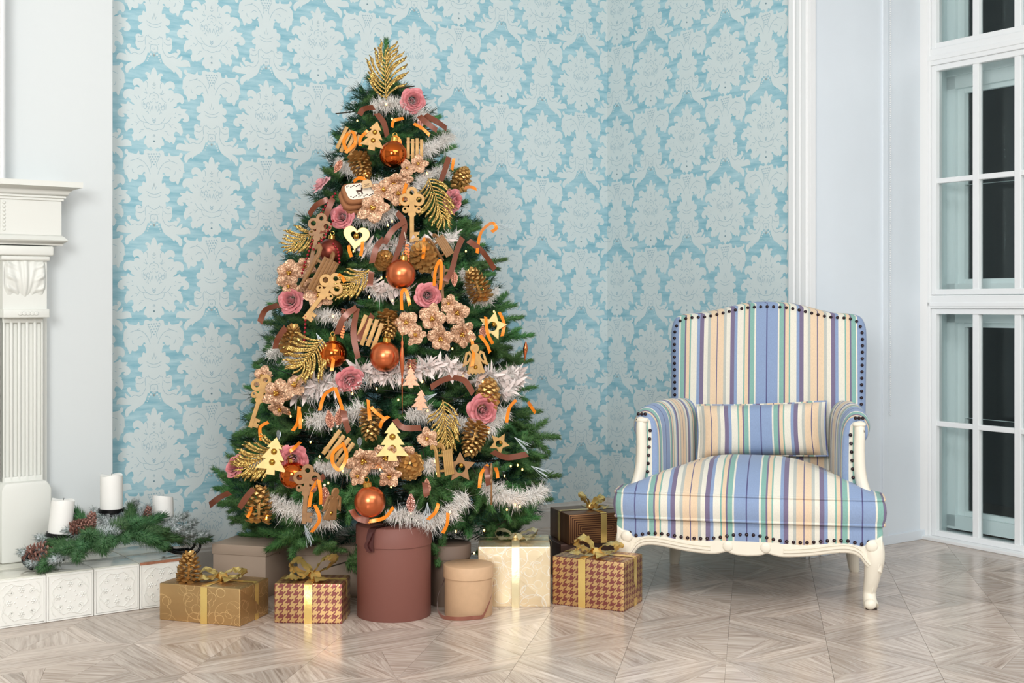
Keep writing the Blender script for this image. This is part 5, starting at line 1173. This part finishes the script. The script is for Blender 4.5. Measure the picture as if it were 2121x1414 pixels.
spray('copper fabric flower spray at the lower left above the pink rose', [(545, 780, 22), (575, 815, 30), (612, 800, 28), (580, 845, 22)])
spray('copper fabric flower spray behind the middle wooden tree near the bottom', [(752, 952, 32), (800, 945, 28), (836, 940, 22), (806, 985, 22), (742, 985, 18)])
spray('single copper fabric flower beside the lower right gold fern', [(884, 908, 20)])
# plywood shapes
def bellp(x, z, r): return ('bell', MB().ball((x, 0, z), r, 12).mesh('bell', M_bell))
fir = [(0, .5), (.2, .22), (.1, .22), (.3, -.08), (.17, -.08), (.42, -.38), (.1, -.36), (.12, -.5)]
fir = fir+[(-x, z) for x, z in fir[::-1] if x > 0]
def firp(m, bells=True, s=.1):
    lp = [[(x*s, z*s) for x, z in fir]]
    if bells: lp += [circ(0, .12*s, .088*s), circ(-.0*s, -.17*s, .088*s)]
    return [('board', plate(lp, .004, m))]+([bellp(0, .12*s, .0075*s/.1), bellp(0, -.17*s, .0075*s/.1)] if bells else [])
F1, F2, F3, F4 = firp(M_ply), firp(M_plyb), firp(M_ply_p, False), firp(M_ply_p, False)
for px, py, h, rl_, pr, lb in ((775, 281, 60, 12, F1, 'tan wooden tree cut-out with two bells left of the topmost bauble'), (566, 944, 72, 10, F2, 'bright wooden tree cut-out with two bells at the lower left beside a rose'), (813, 914, 74, 0, F2, 'bright wooden tree cut-out with two bells in the lower middle'), (851, 782, 40, 0, F3, 'small pale copper tree cut-out lying on the long feather garland'), (871, 828, 40, 5, F4, 'small speckled copper tree cut-out below the feather garland')):
    hang('wooden_tree', 'ornament', lb, px, py, pr, h*PX/.1, rl_, .1, .25, 0, 'tree shaped cut-outs')
def heart(s): return [(s*.0625*16*math.sin(t)**3, s*.0625*(13*math.cos(t)-5*math.cos(2*t)-2*math.cos(3*t)-math.cos(4*t))) for t in [2*PI*i/40 for i in range(40)]]
hang('wooden_heart', 'ornament', 'gilded wooden heart with a heart shaped hole and a bell', 738, 490, [('board', plate([heart(.024), [(x, z+.001) for x, z in heart(.0115)]], .004, M_plyb)), bellp(0, .001, .0055)], 50*PX/.046, 8, .06, .25)
def starl(s, n=5): return [((s if i % 2 == 0 else s*.5)*math.sin(PI*i/n), (s if i % 2 == 0 else s*.5)*math.cos(PI*i/n)) for i in range(2*n)]
for px, py, h, m, rl_, lb in ((1020, 675, 56, M_plyb, 12, 'bright wooden star with a round hole and bell at the right edge'), (953, 968, 56, M_plyd, 0, 'dark wooden star with an oval hole at the lower right'), (1034, 918, 40, M_ply, 30, 'tan wooden star half hidden in the right branches')):
    hang('wooden_star', 'ornament', lb, px, py, [('board', plate([starl(.03), circ(0, -.001, .0105)], .004, m)), bellp(.002, .004, .005)], h*PX/.057, rl_, .06, .3)
def angel(m):
    body = [(.004, .012), (.009, .002), (.013, -.012), (.017, -.026), (.0195, -.033)]+[(.0195-.0039*i, -.033-(.003 if i % 2 else 0)-.0015*(1-abs(i-5)/5)) for i in range(1, 10)]+[(-.0195, -.033), (-.017, -.026), (-.013, -.012), (-.009, .002), (-.004, .012)]
    out = [('body', plate([body, circ(0, -.022, .005)], .004, m)), ('head', plate([circ(0, .02, .0095, 24)], .0042, m)), bellp(0, -.022, .0045)]
    wg = [(.006, .004), (.012, .014), (.02, .011), (.025, -.006), (.028, -.018), (.018, -.014), (.012, -.006)]; wi = [(.011, .004), (.014, .009), (.018, .006), (.021, -.008), (.016, -.008)]
    for s in (1, -1): out.append(('wing', plate([[(s*x, z) for x, z in wg], [(s*x, z) for x, z in wi]], .0038, m)))
    return out
hang('wooden_angel', 'ornament', 'flat wooden angel with a bell in its skirt at the right', 984, 740, angel(M_ply), 60*PX/.066, -3, .07, .25)
hang('wooden_angel', 'ornament', 'dark wooden angel turned sideways near the bottom left', 690, 1040, angel(M_plyd), 62*PX/.066, 12, .06, .3, 0, None, 55)
# keys
def keyp(m, L=.11):
    b = []
    s = L/.11
    def c_(x, z, r): return [(q[0]*s, q[1]*s) for q in circ(x, z, r, 22)]
    bow = [c_(0, .040, .0105), c_(0, .040, .005)]
    out = [('bow', plate(bow, .0042, m))]
    for sx in (1, -1): out.append(('scroll', plate([c_(sx*.0125, .026, .0115), c_(sx*.0135, .0265, .0058)], .0040, m))); out.append(('scroll', plate([c_(sx*.012, .007, .006), c_(sx*.013, .0085, .0028)], .0038, m)))
    sh = [(-.0045, .03), (.0045, .03), (.004, .012), (.011, .008), (.006, .003), (.0075, -.002), (.0035, -.006), (.0035, -.055), (-.0035, -.055), (-.0035, -.006), (-.0075, -.002), (-.006, .003), (-.011, .008), (-.004, .012)]
    out.append(('shaft', plate([[(x*s, z*s) for x, z in sh]], .0044, m)))
    bt = [(.002, -.036), (.0135, -.036), (.0135, -.041), (.009, -.041), (.009, -.045), (.0135, -.045), (.0135, -.052), (.002, -.052)]
    out.append(('bit', plate([[(x*s, z*s) for x, z in bt]], .0041, m))); return out
K1, K2 = keyp(M_ply), keyp(M_plyd)
for px, py, L, rl_, pr, lb in ((853, 442, 112, 0, K1, 'large gilded wooden key at the upper middle beside the gold fern'), (656, 492, 105, 14, K2, 'dark wooden key at the upper left behind the red beads'), (668, 612, 112, 38, K1, 'large wooden key slanting left beside the left rose'), (537, 828, 110, 18, K1, 'wooden key hanging outside the left edge of the tree'), (634, 1020, 112, 4, K2, 'dark wooden key at the bottom left among orange ribbons'), (915, 590, 88, -3, K2, 'wooden key behind an orange ribbon above the open rose'), (1018, 1000, 80, 0, K2, 'wooden key seen edge-on at the lower right')):
    hang('wooden_key', 'key', lb, px, py, pr, L*PX/.105, rl_, .07 if px not in (915,) else .03, .25, 0, 'wooden keys on the tree', 78 if px == 1018 else 0)
# sleds
SL = MB().box((0, -.003, 0), (.0075, .003, .05)).mesh('slat', M_ply, True, bevel=.0006); CB = MB().box((0, 0, 0), (.042, .003, .004)).mesh('crossbar', M_plyd, True, bevel=.0006)
SLED = [('slat', SL, T((i-1.5)*.0105, 0, (.002, -.001, .001, -.002)[i])) for i in range(4)]+[('crossbar', CB, T(0, .0005, z)) for z in (.016, -.014)]
for px, py, h, rl_, lb in ((859, 309, 46, 0, 'flat slatted wooden sled right of the topmost glossy bauble'), (722, 294, 52, 25, 'slatted wooden sled with an orange ribbon at the upper left edge'), (765, 688, 58, 20, 'slatted wooden sled under brown ribbons above the feather garland'), (701, 928, 58, 36, 'slatted wooden sled inside an orange ribbon loop at the lower left')):
    hang('slatted_sled', 'sled', lb, px, py, SLED, h*PX/.052, rl_, .06, .3, 0, 'slatted wooden sleds')
rn = [(-.03, 0), (.022, 0), (.032, .004), (.036, .012), (.031, .018), (.026, .015), (.029, .009), (.022, .006), (-.03, .006)]
def sled3(m):
    run = plate([[(z, x) for x, z in rn]], .004, m); out = [('runner', run, T(0, 0, 0) @ RZ(PI/2) @ T(0, sx*.012, 0)) for sx in (1, -1)]
    sl = MB().box((0, 0, 0), (.0052, .0022, .052)).mesh('slat', m, True, bevel=.0005); cb = MB().box((0, 0, 0), (.026, .012, .004)).mesh('crossbar', m, True, bevel=.0005)
    return out+[('slat', sl, T(-.0112+.0056*i, -.017, -.002)) for i in range(5)]+[('crossbar', cb, T(0, -.009, z)) for z in (-.018, .014)]
S3, S3d = sled3(M_plyd), sled3(M_ply)
for px, py, h, rl_, yw, pr, lb in ((660, 562, 92, 28, 40, S3, 'dark wooden sled with curled runners at the left above the slanting key'), (916, 955, 62, -6, 42, S3d, 'pale wooden sled with runners at the lower right beside the dark star'), (912, 512, 56, -32, 30, S3, 'dark wooden sled leaning right of the open pinecone')):
    hang('runner_sled', 'sled', lb, px, py, pr, h*PX/.066, rl_, .06, .3, 0, None, yw)
# glitter leaves, drops and small pieces
lf = [(0, -.02), (.007, -.008), (.0095, .003), (.007, .013), (0, .02), (-.007, .013), (-.0095, .003), (-.007, -.008)]
lfs = [(p.x, p.y) for p in spline([(x, z, 0) for x, z in lf], 4, True)]
def leafp(m):
    b = MB().tube([(0, -.0022, -.018), (0, -.0022, .018)], .0007, 5)
    for i in range(6):
        for s in (1, -1): b.tube([(0, -.002, -.012+.005*i), (s*.006, -.002, -.007+.005*i)], .0005, 4)
    return [('blade', plate([lfs], .002, m, .0005)), ('vein', b.mesh('vein', M_conec)), ('bead', MB().ball((0, 0, .023), .0028, 8).mesh('bead', M_bead))]
LP_, LC_ = leafp(M_pg), leafp(M_cg)
for px, py, h, rl_, pr, lb in ((851, 1041, 40, 180, LP_, 'sparkling rose glitter leaf hanging above the tall hat box bow'), (884, 1008, 36, 180, LC_, 'copper leaf with a brown ribbon right of the lowest bauble'), (941, 578, 34, 0, LC_, 'copper leaf with a bead below the dark sled at the right'), (683, 868, 40, 170, LC_, 'left copper leaf of the pair over the white fluff below the rose on the feathers'), (703, 862, 40, 190, LC_, 'right copper leaf of the pair over the white fluff below the rose on the feathers'), (871, 256, 30, 0, LP_, 'small rose glitter leaf under the brown ribbons at the top'), (700, 345, 34, 30, LC_, 'copper leaf at the upper left edge above the pale rose'), (672, 1030, 46, 0, LC_, 'copper leaf between the dark key and the dark angel at the bottom'), (1000, 690, 34, 0, LC_, 'dark copper shell-like leaf left of the bright star')):
    hang('glitter_leaf', 'leaf', lb, px, py, pr, h*PX/.045, rl_, .06, .3)
def drop(L, m): return MB().lathe([(.0001, -L*.5), (.0016, -L*.3), (.002, -L*.12), (.004, -L*.05), (.0022, -L*.02), (.006, L*.1), (.0072, L*.2), (.0055, L*.32), (.003, L*.36), (.0045, L*.4), (.002, L*.44), (.0012, L*.5)], 16).mesh('drop', m)
hang('icicle_drop', 'ornament', 'long copper icicle hanging beside the satin bauble on the feathers', 833, 778, [('drop', drop(.26, M_copm)), ('ring', bauble_parts(M_cap)[1][4][0][1], T(0, 0, .09))], 1, 0, .085, .2)
hang('icicle_drop', 'ornament', 'small bronze pointed drop at the right edge of the tree', 1088, 727, [('drop', MB().lathe([(.0001, -.036), (.006, -.01), (.009, .008), (.006, .022), (.0015, .034)], 16).mesh('drop', M_copm)), ('bead', MB().ball((0, -.009, .006), .004, 8).mesh('bead', M_bell))], 1, 4, .03, .2)
def zig(n): 
    b = MB()
    for i in range(n): b.box((0, 0, .02-.0085*i), (.016*(.5+.5*math.sin(PI*(i+.6)/n)), .006, .006), RY(.35).to_3x3())
    return b.mesh('pleats', M_copm, False)
hang('pleated_drop', 'ornament', 'pleated copper drop touching the central satin bauble from above', 843, 522, [('pleats', zig(7)), ('cord', MB().tube([(0, 0, .02), (-.008, 0, .06)], .0008, 4).mesh('cord', M_bead))], 1.1, 0, .06, .2)
hang('pleated_drop', 'ornament', 'pleated copper drop left of the slatted sled above the feathers', 709, 683, [('pleats', zig(6)), ('cord', MB().tube([(0, 0, .02), (0, 0, .045)], .0008, 4).mesh('cord', M_bead))], 1.0, 3, .06, .2)
cry = MB().lathe([(.0001, -.018), (.007, -.004), (.0075, .008), (.004, .014), (.0001, .015)], 8).mesh('crystal', M_crys, False)
tag(ob('crystal_drop', cry, None, face(on_tree(577, 900, .04), 0)), 'clear faceted crystal drop above the lower left wooden tree', 'ornament')
tag(ob('crystal_drop', cry, None, face(on_tree(745, 915, .05), 0)), 'clear faceted crystal drop left of the middle wooden tree', 'ornament')
# cookies with a printed icing and a paper tag
def rrect(w, h, r): return [(sx*(w-r)+r*math.cos(a), sz*(h-r)+r*math.sin(a)) for sx, sz, a0 in ((1, 1, 0), (-1, 1, 90), (-1, -1, 180), (1, -1, 270)) for a in [math.radians(a0+q*22.5) for q in range(5)]]
ck = plate([rrect(.023, .015, .008)], .009, M_cook, .003); ic = plate([rrect(.0215, .0135, .007)], .0016, M_icing)
dm = MB()
for i in range(26):                            # brown lace dots along the upper and lower rims and a small stag between
    x = -.018+.0029*(i % 13); z = (.0095 if i < 13 else -.0098)+.0014*math.sin(i*2.1); dm.box((x, -.001, z), (.0018, .0006, .0014))
dm.box((-.002, -.001, -.0005), (.009, .0006, .0032)); dm.box((.0032, -.001, .0022), (.0022, .0006, .005), RY(.4).to_3x3()); dm.box((.0048, -.001, .0045), (.0034, .0006, .0018))
for x in (-.0055, -.0035, .0005, .002): dm.box((x, -.001, -.0042), (.0009, .0006, .0052))
hang('cookie_stack', 'cookies', 'stack of iced gingerbread cookies with a kraft tag left of the copper flowers', 744, 400, [('cookie', ck, T(0, 0, 0)), ('cookie', ck, T(-.003, .0095, -.003)), ('cookie', ck, T(.001, .019, -.005)), ('icing', ic, T(0, -.0055, 0), None, [('icing_print', dm.mesh('icing_print', M_choc, False))])], 66*PX/.048, -20, .06, .1, -.5, None, 16)
hang('paper_tag', 'tag', 'kraft paper tag with small dark print on top of the cookies', 760, 382, [('tag', plate([[(-.013, -.009), (.013, -.009), (.013, .008), (.006, .014), (-.006, .014), (-.013, .008)]], .0012, M_tag, .0003)), ('print', MB().box((0, -.0009, .001), (.014, .0003, .0012)).box((0, -.0009, -.002), (.010, .0003, .0012)).box((0, -.0009, -.005), (.016, .0003, .001)).mesh('print', M_choc, False))], 1.25, -15, .085, .2, -.35)
# red beads
def beads(name, lb, paths, r, m):
    b = MB(); c = None
    for px in paths:
        pts = [on_tree(x, y, .075) for x, y in px]; sp = spline(pts, 20); c = c or sp[0]; acc = 1
        for i in range(1, len(sp)):
            acc += (sp[i]-sp[i-1]).length
            if acc > r*2.6: b.ball(sp[i]-c, r, 6); acc = 0
        b.tube([p-c for p in sp], .0005, 4)
    o = tag(ob(name, b.mesh(name, m), None, T(c)), lb, 'beads'); return o
beads('bead_string', 'string of dark red beads draped over the dark key at the upper left', [[(695, 400), (672, 430), (660, 455), (650, 490), (640, 520), (630, 550), (624, 572)], [(690, 456), (675, 485), (660, 505), (645, 520)], [(690, 505), (700, 520), (703, 545)], [(633, 655), (632, 675), (630, 705)]], .0045, M_red)
# ribbons
LMK = [(814, 320, 'the topmost glossy bauble'), (738, 490, 'the wooden heart'), (830, 568, 'the central satin bauble'), (886, 612, 'the open pink rose'), (797, 738, 'the satin bauble on the feathers'), (690, 733, 'the left glossy bauble'), (724, 785, 'the rose on the feathers'), (999, 848, 'the large right rose'), (606, 951, 'the lower left rose'), (813, 914, 'the middle wooden tree'), (566, 944, 'the lower left wooden tree'), (766, 1039, 'the lowest bauble'), (984, 740, 'the flat wooden angel'), (1020, 675, 'the bright star'), (953, 968, 'the dark star'), (855, 208, 'the top rose'), (709, 449, 'the rose above the heart'), (603, 622, 'the left edge rose'), (537, 1045, 'the bottom left pinecone'), (859, 309, 'the topmost flat sled'), (853, 442, 'the large upper key'), (925, 875, 'the lower right gold fern'), (768, 878, 'the pinecone on an orange ribbon'), (634, 1020, 'the bottom dark key'), (957, 369, 'the upper right pinecone'), (851, 1041, 'the rose glitter leaf'), (765, 688, 'the middle slatted sled'), (537, 828, 'the left outside key')]
USED = set()
def where(px, py):
    for r in sorted(LMK, key=lambda q: (q[0]-px)**2+(q[1]-py)**2):
        dx, dy = px-r[0], py-r[1]; d = math.hypot(dx, dy)
        w = ('across' if d < 14 else ('right of' if dx > 0 else 'left of') if abs(dx) > abs(dy) else ('below' if dy > 0 else 'above')); yield w+' '+r[2]
def ribbon(px, width, m, desc, off=.075, twist=.5):
    pts = spline([on_tree(x, y, off+RND.uniform(-.006, .006)) for x, y in px], 8); c = pts[len(pts)//2]; cx = sum(p[0] for p in px)/len(px); cy = sum(p[1] for p in px)/len(px)
    b = MB(); K = len(pts); vs = []; fs = []; ph = RND.uniform(0, 6)
    for i, p in enumerate(pts):
        tg = (pts[min(i+1, K-1)]-pts[max(i-1, 0)]).normalized(); vw = Vector((-p.x, -p.y, 1-p.z)).normalized(); sd = tg.cross(vw)
        sd = sd.normalized() if sd.length > 1e-5 else Vector((1, 0, 0)); nm = sd.cross(tg); q = twist*math.sin(ph+3.2*i/K); sd = (sd*math.cos(q)+nm*math.sin(q)); w = width*.5*PX
        sl = tg*w*.5*(1 if i in (0, K-1) else 0)*(1 if i else -1)
        for s, e in ((-1, -1), (1, -1), (1, 1), (-1, 1)): vs.append(p-c+sd*w*s+nm*e*.0002+sl*s*.6)
    for i in range(K-1):
        for k in range(4): fs.append((i*4+k, i*4+(k+1) % 4, (i+1)*4+(k+1) % 4, (i+1)*4+k))
    fs += [(3, 2, 1, 0), tuple((K-1)*4+k for k in range(4))]; b.add(vs, fs)
    for wh in where(cx, cy):
        lb = desc+' '+wh
        if lb not in USED: break
    USED.add(lb); return tag(ob('satin_ribbon', b.mesh('satin_ribbon', m), None, T(c)), lb, 'ribbon', 'satin ribbons on the tree')
BROWN = [[(745, 238), (753, 226), (775, 222)], [(780, 235), (795, 255), (802, 282)], [(868, 240), (885, 255), (905, 270)], [(880, 238), (905, 252), (925, 266)], [(640, 445), (655, 425), (680, 412)], [(690, 410), (676, 445), (668, 482)], [(930, 325), (922, 350), (912, 378)], [(838, 458), (812, 478), (796, 505)], [(794, 495), (780, 512), (770, 545)], [(770, 562), (766, 592)], [(958, 492), (946, 520), (936, 558), (922, 582)], [(970, 498), (1000, 522), (1025, 558)], [(538, 668), (550, 642), (577, 632)], [(592, 678), (575, 702), (570, 722)], [(738, 636), (712, 658), (697, 692)], [(740, 638), (732, 690), (742, 742)], [(772, 652), (752, 688), (738, 705)], [(892, 802), (915, 788), (935, 781)], [(937, 781), (962, 788), (980, 815)], [(818, 868), (835, 885), (872, 886)], [(600, 990), (640, 996), (668, 992)], [(672, 985), (655, 1000), (648, 1018)], [(434, 1046), (455, 1030), (476, 1020)], [(496, 1052), (510, 1030), (525, 1012)], [(478, 962), (495, 955), (512, 948)], [(1020, 935), (1050, 947), (1092, 940)], [(728, 1055), (740, 1072), (765, 1079)], [(712, 850), (715, 870), (723, 895)], [(1008, 965), (1010, 985), (1012, 1005)], [(815, 548), (838, 470), (822, 440)], [(880, 1000), (882, 1015), (884, 1028)]]
ORANGE = [[(718, 312), (712, 292), (724, 274), (733, 277), (735, 297), (716, 316)], [(746, 302), (747, 286), (762, 270)], [(812, 325), (811, 302), (818, 284), (828, 292), (830, 318)], [(812, 264), (816, 250), (836, 245)], [(857, 256), (875, 266), (890, 280)], [(732, 376), (745, 368), (758, 373)], [(936, 352), (938, 340), (940, 328)], [(962, 389), (975, 387), (987, 392)], [(842, 380), (836, 400), (830, 425)], [(728, 532), (724, 520), (722, 508)], [(747, 530), (750, 515), (751, 500)], [(876, 536), (878, 515), (878, 492)], [(899, 592), (902, 558), (912, 540), (914, 570), (912, 600)], [(832, 642), (832, 606), (841, 602), (849, 632)], [(988, 524), (996, 482), (1018, 462), (1028, 472), (1018, 480)], [(701, 568), (708, 573), (714, 584)], [(1006, 656), (1010, 690), (1021, 712)], [(1034, 646), (1044, 670), (1040, 696)], [(994, 694), (1008, 712), (1015, 730)], [(977, 700), (981, 730), (978, 758)], [(692, 712), (691, 740), (687, 768)], [(694, 802), (704, 830), (713, 860)], [(692, 804), (672, 818), (662, 850)], [(620, 842), (616, 875), (606, 892)], [(619, 845), (622, 865), (622, 888)], [(541, 912), (539, 885), (556, 874)], [(763, 828), (764, 850), (766, 870)], [(768, 842), (780, 855), (798, 868)], [(787, 886), (792, 872), (805, 862)], [(712, 918), (690, 938), (690, 960), (704, 972), (718, 945), (710, 918)], [(664, 988), (648, 1012), (640, 1050)], [(660, 992), (664, 1020), (664, 1044)], [(652, 1045), (662, 1075), (645, 1102)], [(1069, 828), (1055, 845), (1049, 875)], [(1094, 832), (1100, 842), (1109, 855)], [(1011, 962), (997, 980), (993, 1010)], [(1026, 968), (1030, 978), (1031, 990)], [(908, 1042), (902, 1060), (886, 1076)], [(928, 1062), (926, 1085), (917, 1104)], [(815, 1050), (796, 1072), (762, 1080)], [(512, 1072), (518, 1060), (520, 1050)], [(600, 935), (612, 925), (622, 915)]]
for p in BROWN: ribbon(p, 12, M_brs, 'brown satin ribbon')
for p in ORANGE: ribbon(p, 7, M_orb, 'orange satin ribbon' if len(p) < 5 else 'looped orange satin ribbon')
# fairy lights
BULBS = [(800, 216), (740, 250), (812, 246), (746, 300), (927, 330), (884, 359), (757, 360), (732, 520), (812, 458), (804, 466), (928, 510), (965, 520), (790, 575), (1002, 600), (1000, 615), (690, 655), (813, 622), (765, 615), (1023, 645), (937, 722), (955, 780), (1000, 790), (958, 780), (730, 815), (780, 805), (850, 760), (886, 850), (875, 790), (825, 828), (602, 862), (626, 870), (643, 915), (662, 945), (710, 975), (787, 972), (1012, 895), (1058, 965), (1072, 963), (1082, 972), (1045, 985), (901, 955), (905, 980), (810, 1008), (1067, 1045), (1077, 1049), (1050, 1055), (932, 1060), (944, 1100), (1003, 1098), (1018, 1043), (680, 1000), (552, 1072), (982, 1145)]
root = thing('fairy_lights', 'string of tiny warm glowing lights wound through the whole tree', 'lights', T(TX, TY, 0)); ME_b = MB().ball((0, 0, 0), .0028, 8, 0, (1, 1, 1.5)).mesh('bulb', M_bulb)
pts = sorted([on_tree(x, y, .03) for x, y in BULBS], key=lambda p: -p.z)
for p in pts: ob('bulb', ME_b, root, TI @ T(p))
inn = []
for i in range(260):
    t = i/259; z = 1.72-1.5*t; a = t*26; r = rad(z)*.86; inn.append(Vector((r*math.cos(a), r*math.sin(a), z)))
ob('wire', MB().tube([p for p in inn if wall_room(p+Vector((TX, TY, 0))) > .02], .0014, 5).mesh('wire', M_cable), root)
# clear fibre sprays
M_fib = mat('clear_fibre', (226, 236, 240), .2, trans=.3)
for px, py, a, lb in ((905, 815, 200, 'clear fibre spray below the feather garland in the middle'), (1065, 905, -35, 'clear fibre spray in the branches at the lower right'), (1100, 965, -28, 'clear fibre spray above the white garland at the right edge'), (655, 690, -60, 'small white fibre sprig left of the brown ribbons'), (1030, 465, -10, 'clear fibre spray at the right edge beside the orange loop'), (630, 1085, -75, 'clear fibre tassel over the left taupe box'), (915, 265, -5, 'clear fibre spray at the upper right by the brown ribbons'), (885, 1040, -90, 'clear fibre spray beside the rose glitter leaf')):
    p = on_tree(px, py, .05); b = MB()
    for i in range(14):
        q = math.radians(a+RND.uniform(-16, 16)); L = RND.uniform(.05, .075); b.tube([(0, 0, 0), (L*math.cos(q), RND.uniform(-.015, .015), L*math.sin(q))], .0005, 3)
    tag(ob('fibre_spray', b.mesh('fibre_spray', M_fib), None, face(p, 0, .3)), lb, 'decoration')
# gold pinecone on the flat gift
tag(ob('pinecone', CN[1], None, T(FL(388, 1208, .117)+Vector((0, .02, .043))) @ RX(.12) @ RY(.08) @ SCL(1.35)), 'coppery gold pinecone standing on the flat gold gift', 'pinecone')

# ================================================================ CANDLE GARLAND ON THE HEARTH
M_iron = mat('black_iron', (24, 24, 26), .35, .6); M_wax = mat('ivory_wax', (238, 238, 234), .5, bump=(20, .1)); M_frost = needle_mat('frosted_needles', (70, 96, 80), (232, 238, 240), .15); M_green = needle_mat('garland_needles', (40, 84, 44), (96, 132, 84), .2); M_ncone = mat('frosted_brown_cone', (146, 104, 92), .6, vary=(70, .5))
gA = Vector((-1.535, 4.165, HH)); gB = Vector((-1.09, 4.43, HH)); gx = (gB-gA); GL = gx.length; Mg = frame(gA, gx)    # y of this frame points to the wall
gl = thing('candle_garland', 'arched pine garland candle holder with frosted cones on the hearth', 'garland', Mg)
fr = MB()
for y in (-.03, .03):
    arc_ = [(GL*t, y, .012+.075*math.sin(PI*min(1, max(0, (t-.1)/.8)))**1.2) for t in [i/24 for i in range(25)]]
    lft = [(.03*math.cos(a)+.0, y, .03+.024*math.sin(a)) for a in [(.6-i*.35)+1.6 for i in range(9)]]
    fr.tube(arc_, .0055, 8)
    for ex, s in ((0, -1), (GL, 1)): fr.tube([(ex+s*(.022*math.sin(a)), y, .034-.026*math.cos(a)) for a in [i*.42 for i in range(10)]], .0048, 8)
for t in (.15, .5, .85): fr.box((GL*t, 0, .02+.07*math.sin(PI*(t-.1)/.8)), (.012, .07, .008))
ob('iron_frame', fr.mesh('iron_frame', M_iron), gl)
CAND = [(.21, .256, .114, .0365, .11, 'ivory pillar candle at the left end of the hearth garland, leaning'), (.53, .318, .118, .0365, 0, 'tallest standing ivory pillar candle in the middle of the hearth garland'), (.90, .256, .10, .0345, -.03, 'ivory pillar candle with a slanted top at the right of the hearth garland')]
for i, (t, zb, h, r, tilt, lb) in enumerate(CAND):
    px_ = (123, 231, 339)[i]; py_ = (1108, 1057, 1088)[i]; Y = (4.20, 4.30, 4.42)[i]; wp = PT(px_, py_, Y); lp = Mg.inverted() @ wp
    Mc = T(lp) @ RY(tilt)
    ob('candle_cup', MB().lathe([(.0001, -.004), (r+.006, -.004), (r+.006, .008), (r+.002, .008), (r+.002, 0), (.0001, 0)], 28).tube([(0, 0, -.004), (0, 0, -.09)], .006, 8).mesh('candle_cup', M_iron), gl, Mc)
    cm = MB(); n = 30
    def cpt(k, rr, z): return (rr*math.cos(2*PI*k/n), rr*math.sin(2*PI*k/n), z)
    cm.grid(lambda u, v: cpt(u*n, r*(1-.03*(v > .95)), .0008+(h-.001)*v+(.007*math.cos(2*PI*u+2.6)*v if i == 2 else .003*math.sin(3*2*PI*u)*v)), n, 10, 0, True)
    cm.grid(lambda u, v: cpt(u*n, r*.97*(1-v), h-.004*v+(.007*math.cos(2*PI*u+2.6)*(1-v) if i == 2 else .003*math.sin(6*PI*u)*(1-v))), n, 5, 0, True)
    c = thing('candle', lb, 'candle', Mg @ Mc, 'pillar candles on the hearth'); ob('wax', cm.mesh('wax', M_wax), c); ob('wick', MB().tube([(0, 0, h-.004), (.001, 0, h+.006)], .0009, 5).mesh('wick', M_iron), c)
GT = [tuft_mesh('pine_tuft', 520, .07, .036, M_green, 1.0), tuft_mesh('pine_tuft', 420, .07, .03, M_frost, 1.05), tuft_mesh('pine_tuft', 520, .085, .038, M_green, .9)]
def gpt(px, py, Y): return Mg.inverted() @ PT(px, py, Y)
for px, py, Y, ang, up, k in ((150, 1135, 4.13, 200, .1, 0), (128, 1150, 4.12, 215, -.2, 1), (175, 1125, 4.14, 250, .0, 0), (195, 1110, 4.16, 230, .3, 2), (205, 1128, 4.15, 280, -.3, 0), (225, 1100, 4.18, 300, .2, 1), (245, 1090, 4.2, 270, .2, 2), (258, 1108, 4.2, 265, -.1, 0), (275, 1085, 4.22, 290, .3, 0), (290, 1110, 4.22, 320, -.2, 2), (315, 1100, 4.25, 340, 0, 0), (330, 1110, 4.28, 350, -.2, 2), (345, 1098, 4.3, 350, .1, 1), (360, 1080, 4.36, 20, .4, 1), (372, 1105, 4.36, 355, 0, 1), (390, 1115, 4.4, 0, -.1, 2), (400, 1112, 4.4, 0, .2, 1), (240, 1068, 4.3, 90, .6, 1), (268, 1062, 4.3, 60, .6, 1), (290, 1070, 4.32, 50, .5, 1), (305, 1082, 4.34, 30, .4, 1), (215, 1075, 4.28, 120, .5, 1), (160, 1105, 4.2, 170, .4, 1), (105, 1118, 4.2, 180, .3, 1), (85, 1160, 4.15, 190, -.1, 1), (70, 1145, 4.18, 180, .2, 1), (100, 1165, 4.13, 230, -.2, 0), (180, 1090, 4.22, 110, .6, 2), (322, 1120, 4.24, 300, -.3, 0), (135, 1128, 4.16, 150, .2, 0), (215, 1118, 4.17, 260, -.1, 2), (235, 1112, 4.18, 250, -.3, 0), (270, 1072, 4.26, 80, .5, 0), (300, 1085, 4.28, 20, .3, 2), (120, 1140, 4.15, 240, 0, 0), (165, 1140, 4.13, 250, -.2, 2), (380, 1095, 4.38, 30, .4, 1)):
    a = math.radians(ang); d = Vector((math.cos(a), math.sin(a)*.7-.2, up)).normalized(); ob('pine_tuft', GT[k], gl, T(gpt(px, py, Y)-d*.05) @ aim(d) @ RZ(RND.random()*6) @ SCL(1.25))
CNB = cone_mesh(70, M_ncone, .07, .022, 1.0)
for px, py, Y, rx, ry, s in ((92, 1140, 4.15, 10, 78, 1.25), (62, 1150, 4.16, 80, 40, .8), (187, 1080, 4.2, -20, 20, .8), (168, 1088, 4.17, 30, 70, .9), (306, 1064, 4.3, 0, 8, .62), (152, 1080, 4.24, 20, 60, .7)): ob('pinecone', CNB, gl, T(gpt(px, py, Y)) @ RY(math.radians(ry)) @ RX(math.radians(rx)) @ SCL(s))

# repeats that have no phrase of their own yet share one per kind
kinds = {}
for o in COL.objects:
    if o.parent is None and 'label' in o: kinds.setdefault(o.name.split('.')[0], []).append(o)
for k, v in kinds.items():
    if len(v) > 1:
        g = next((o['group'] for o in v if 'group' in o), k.replace('_', ' ')+'s of the Christmas decoration')
        for o in v:
            if 'group' not in o: o['group'] = g
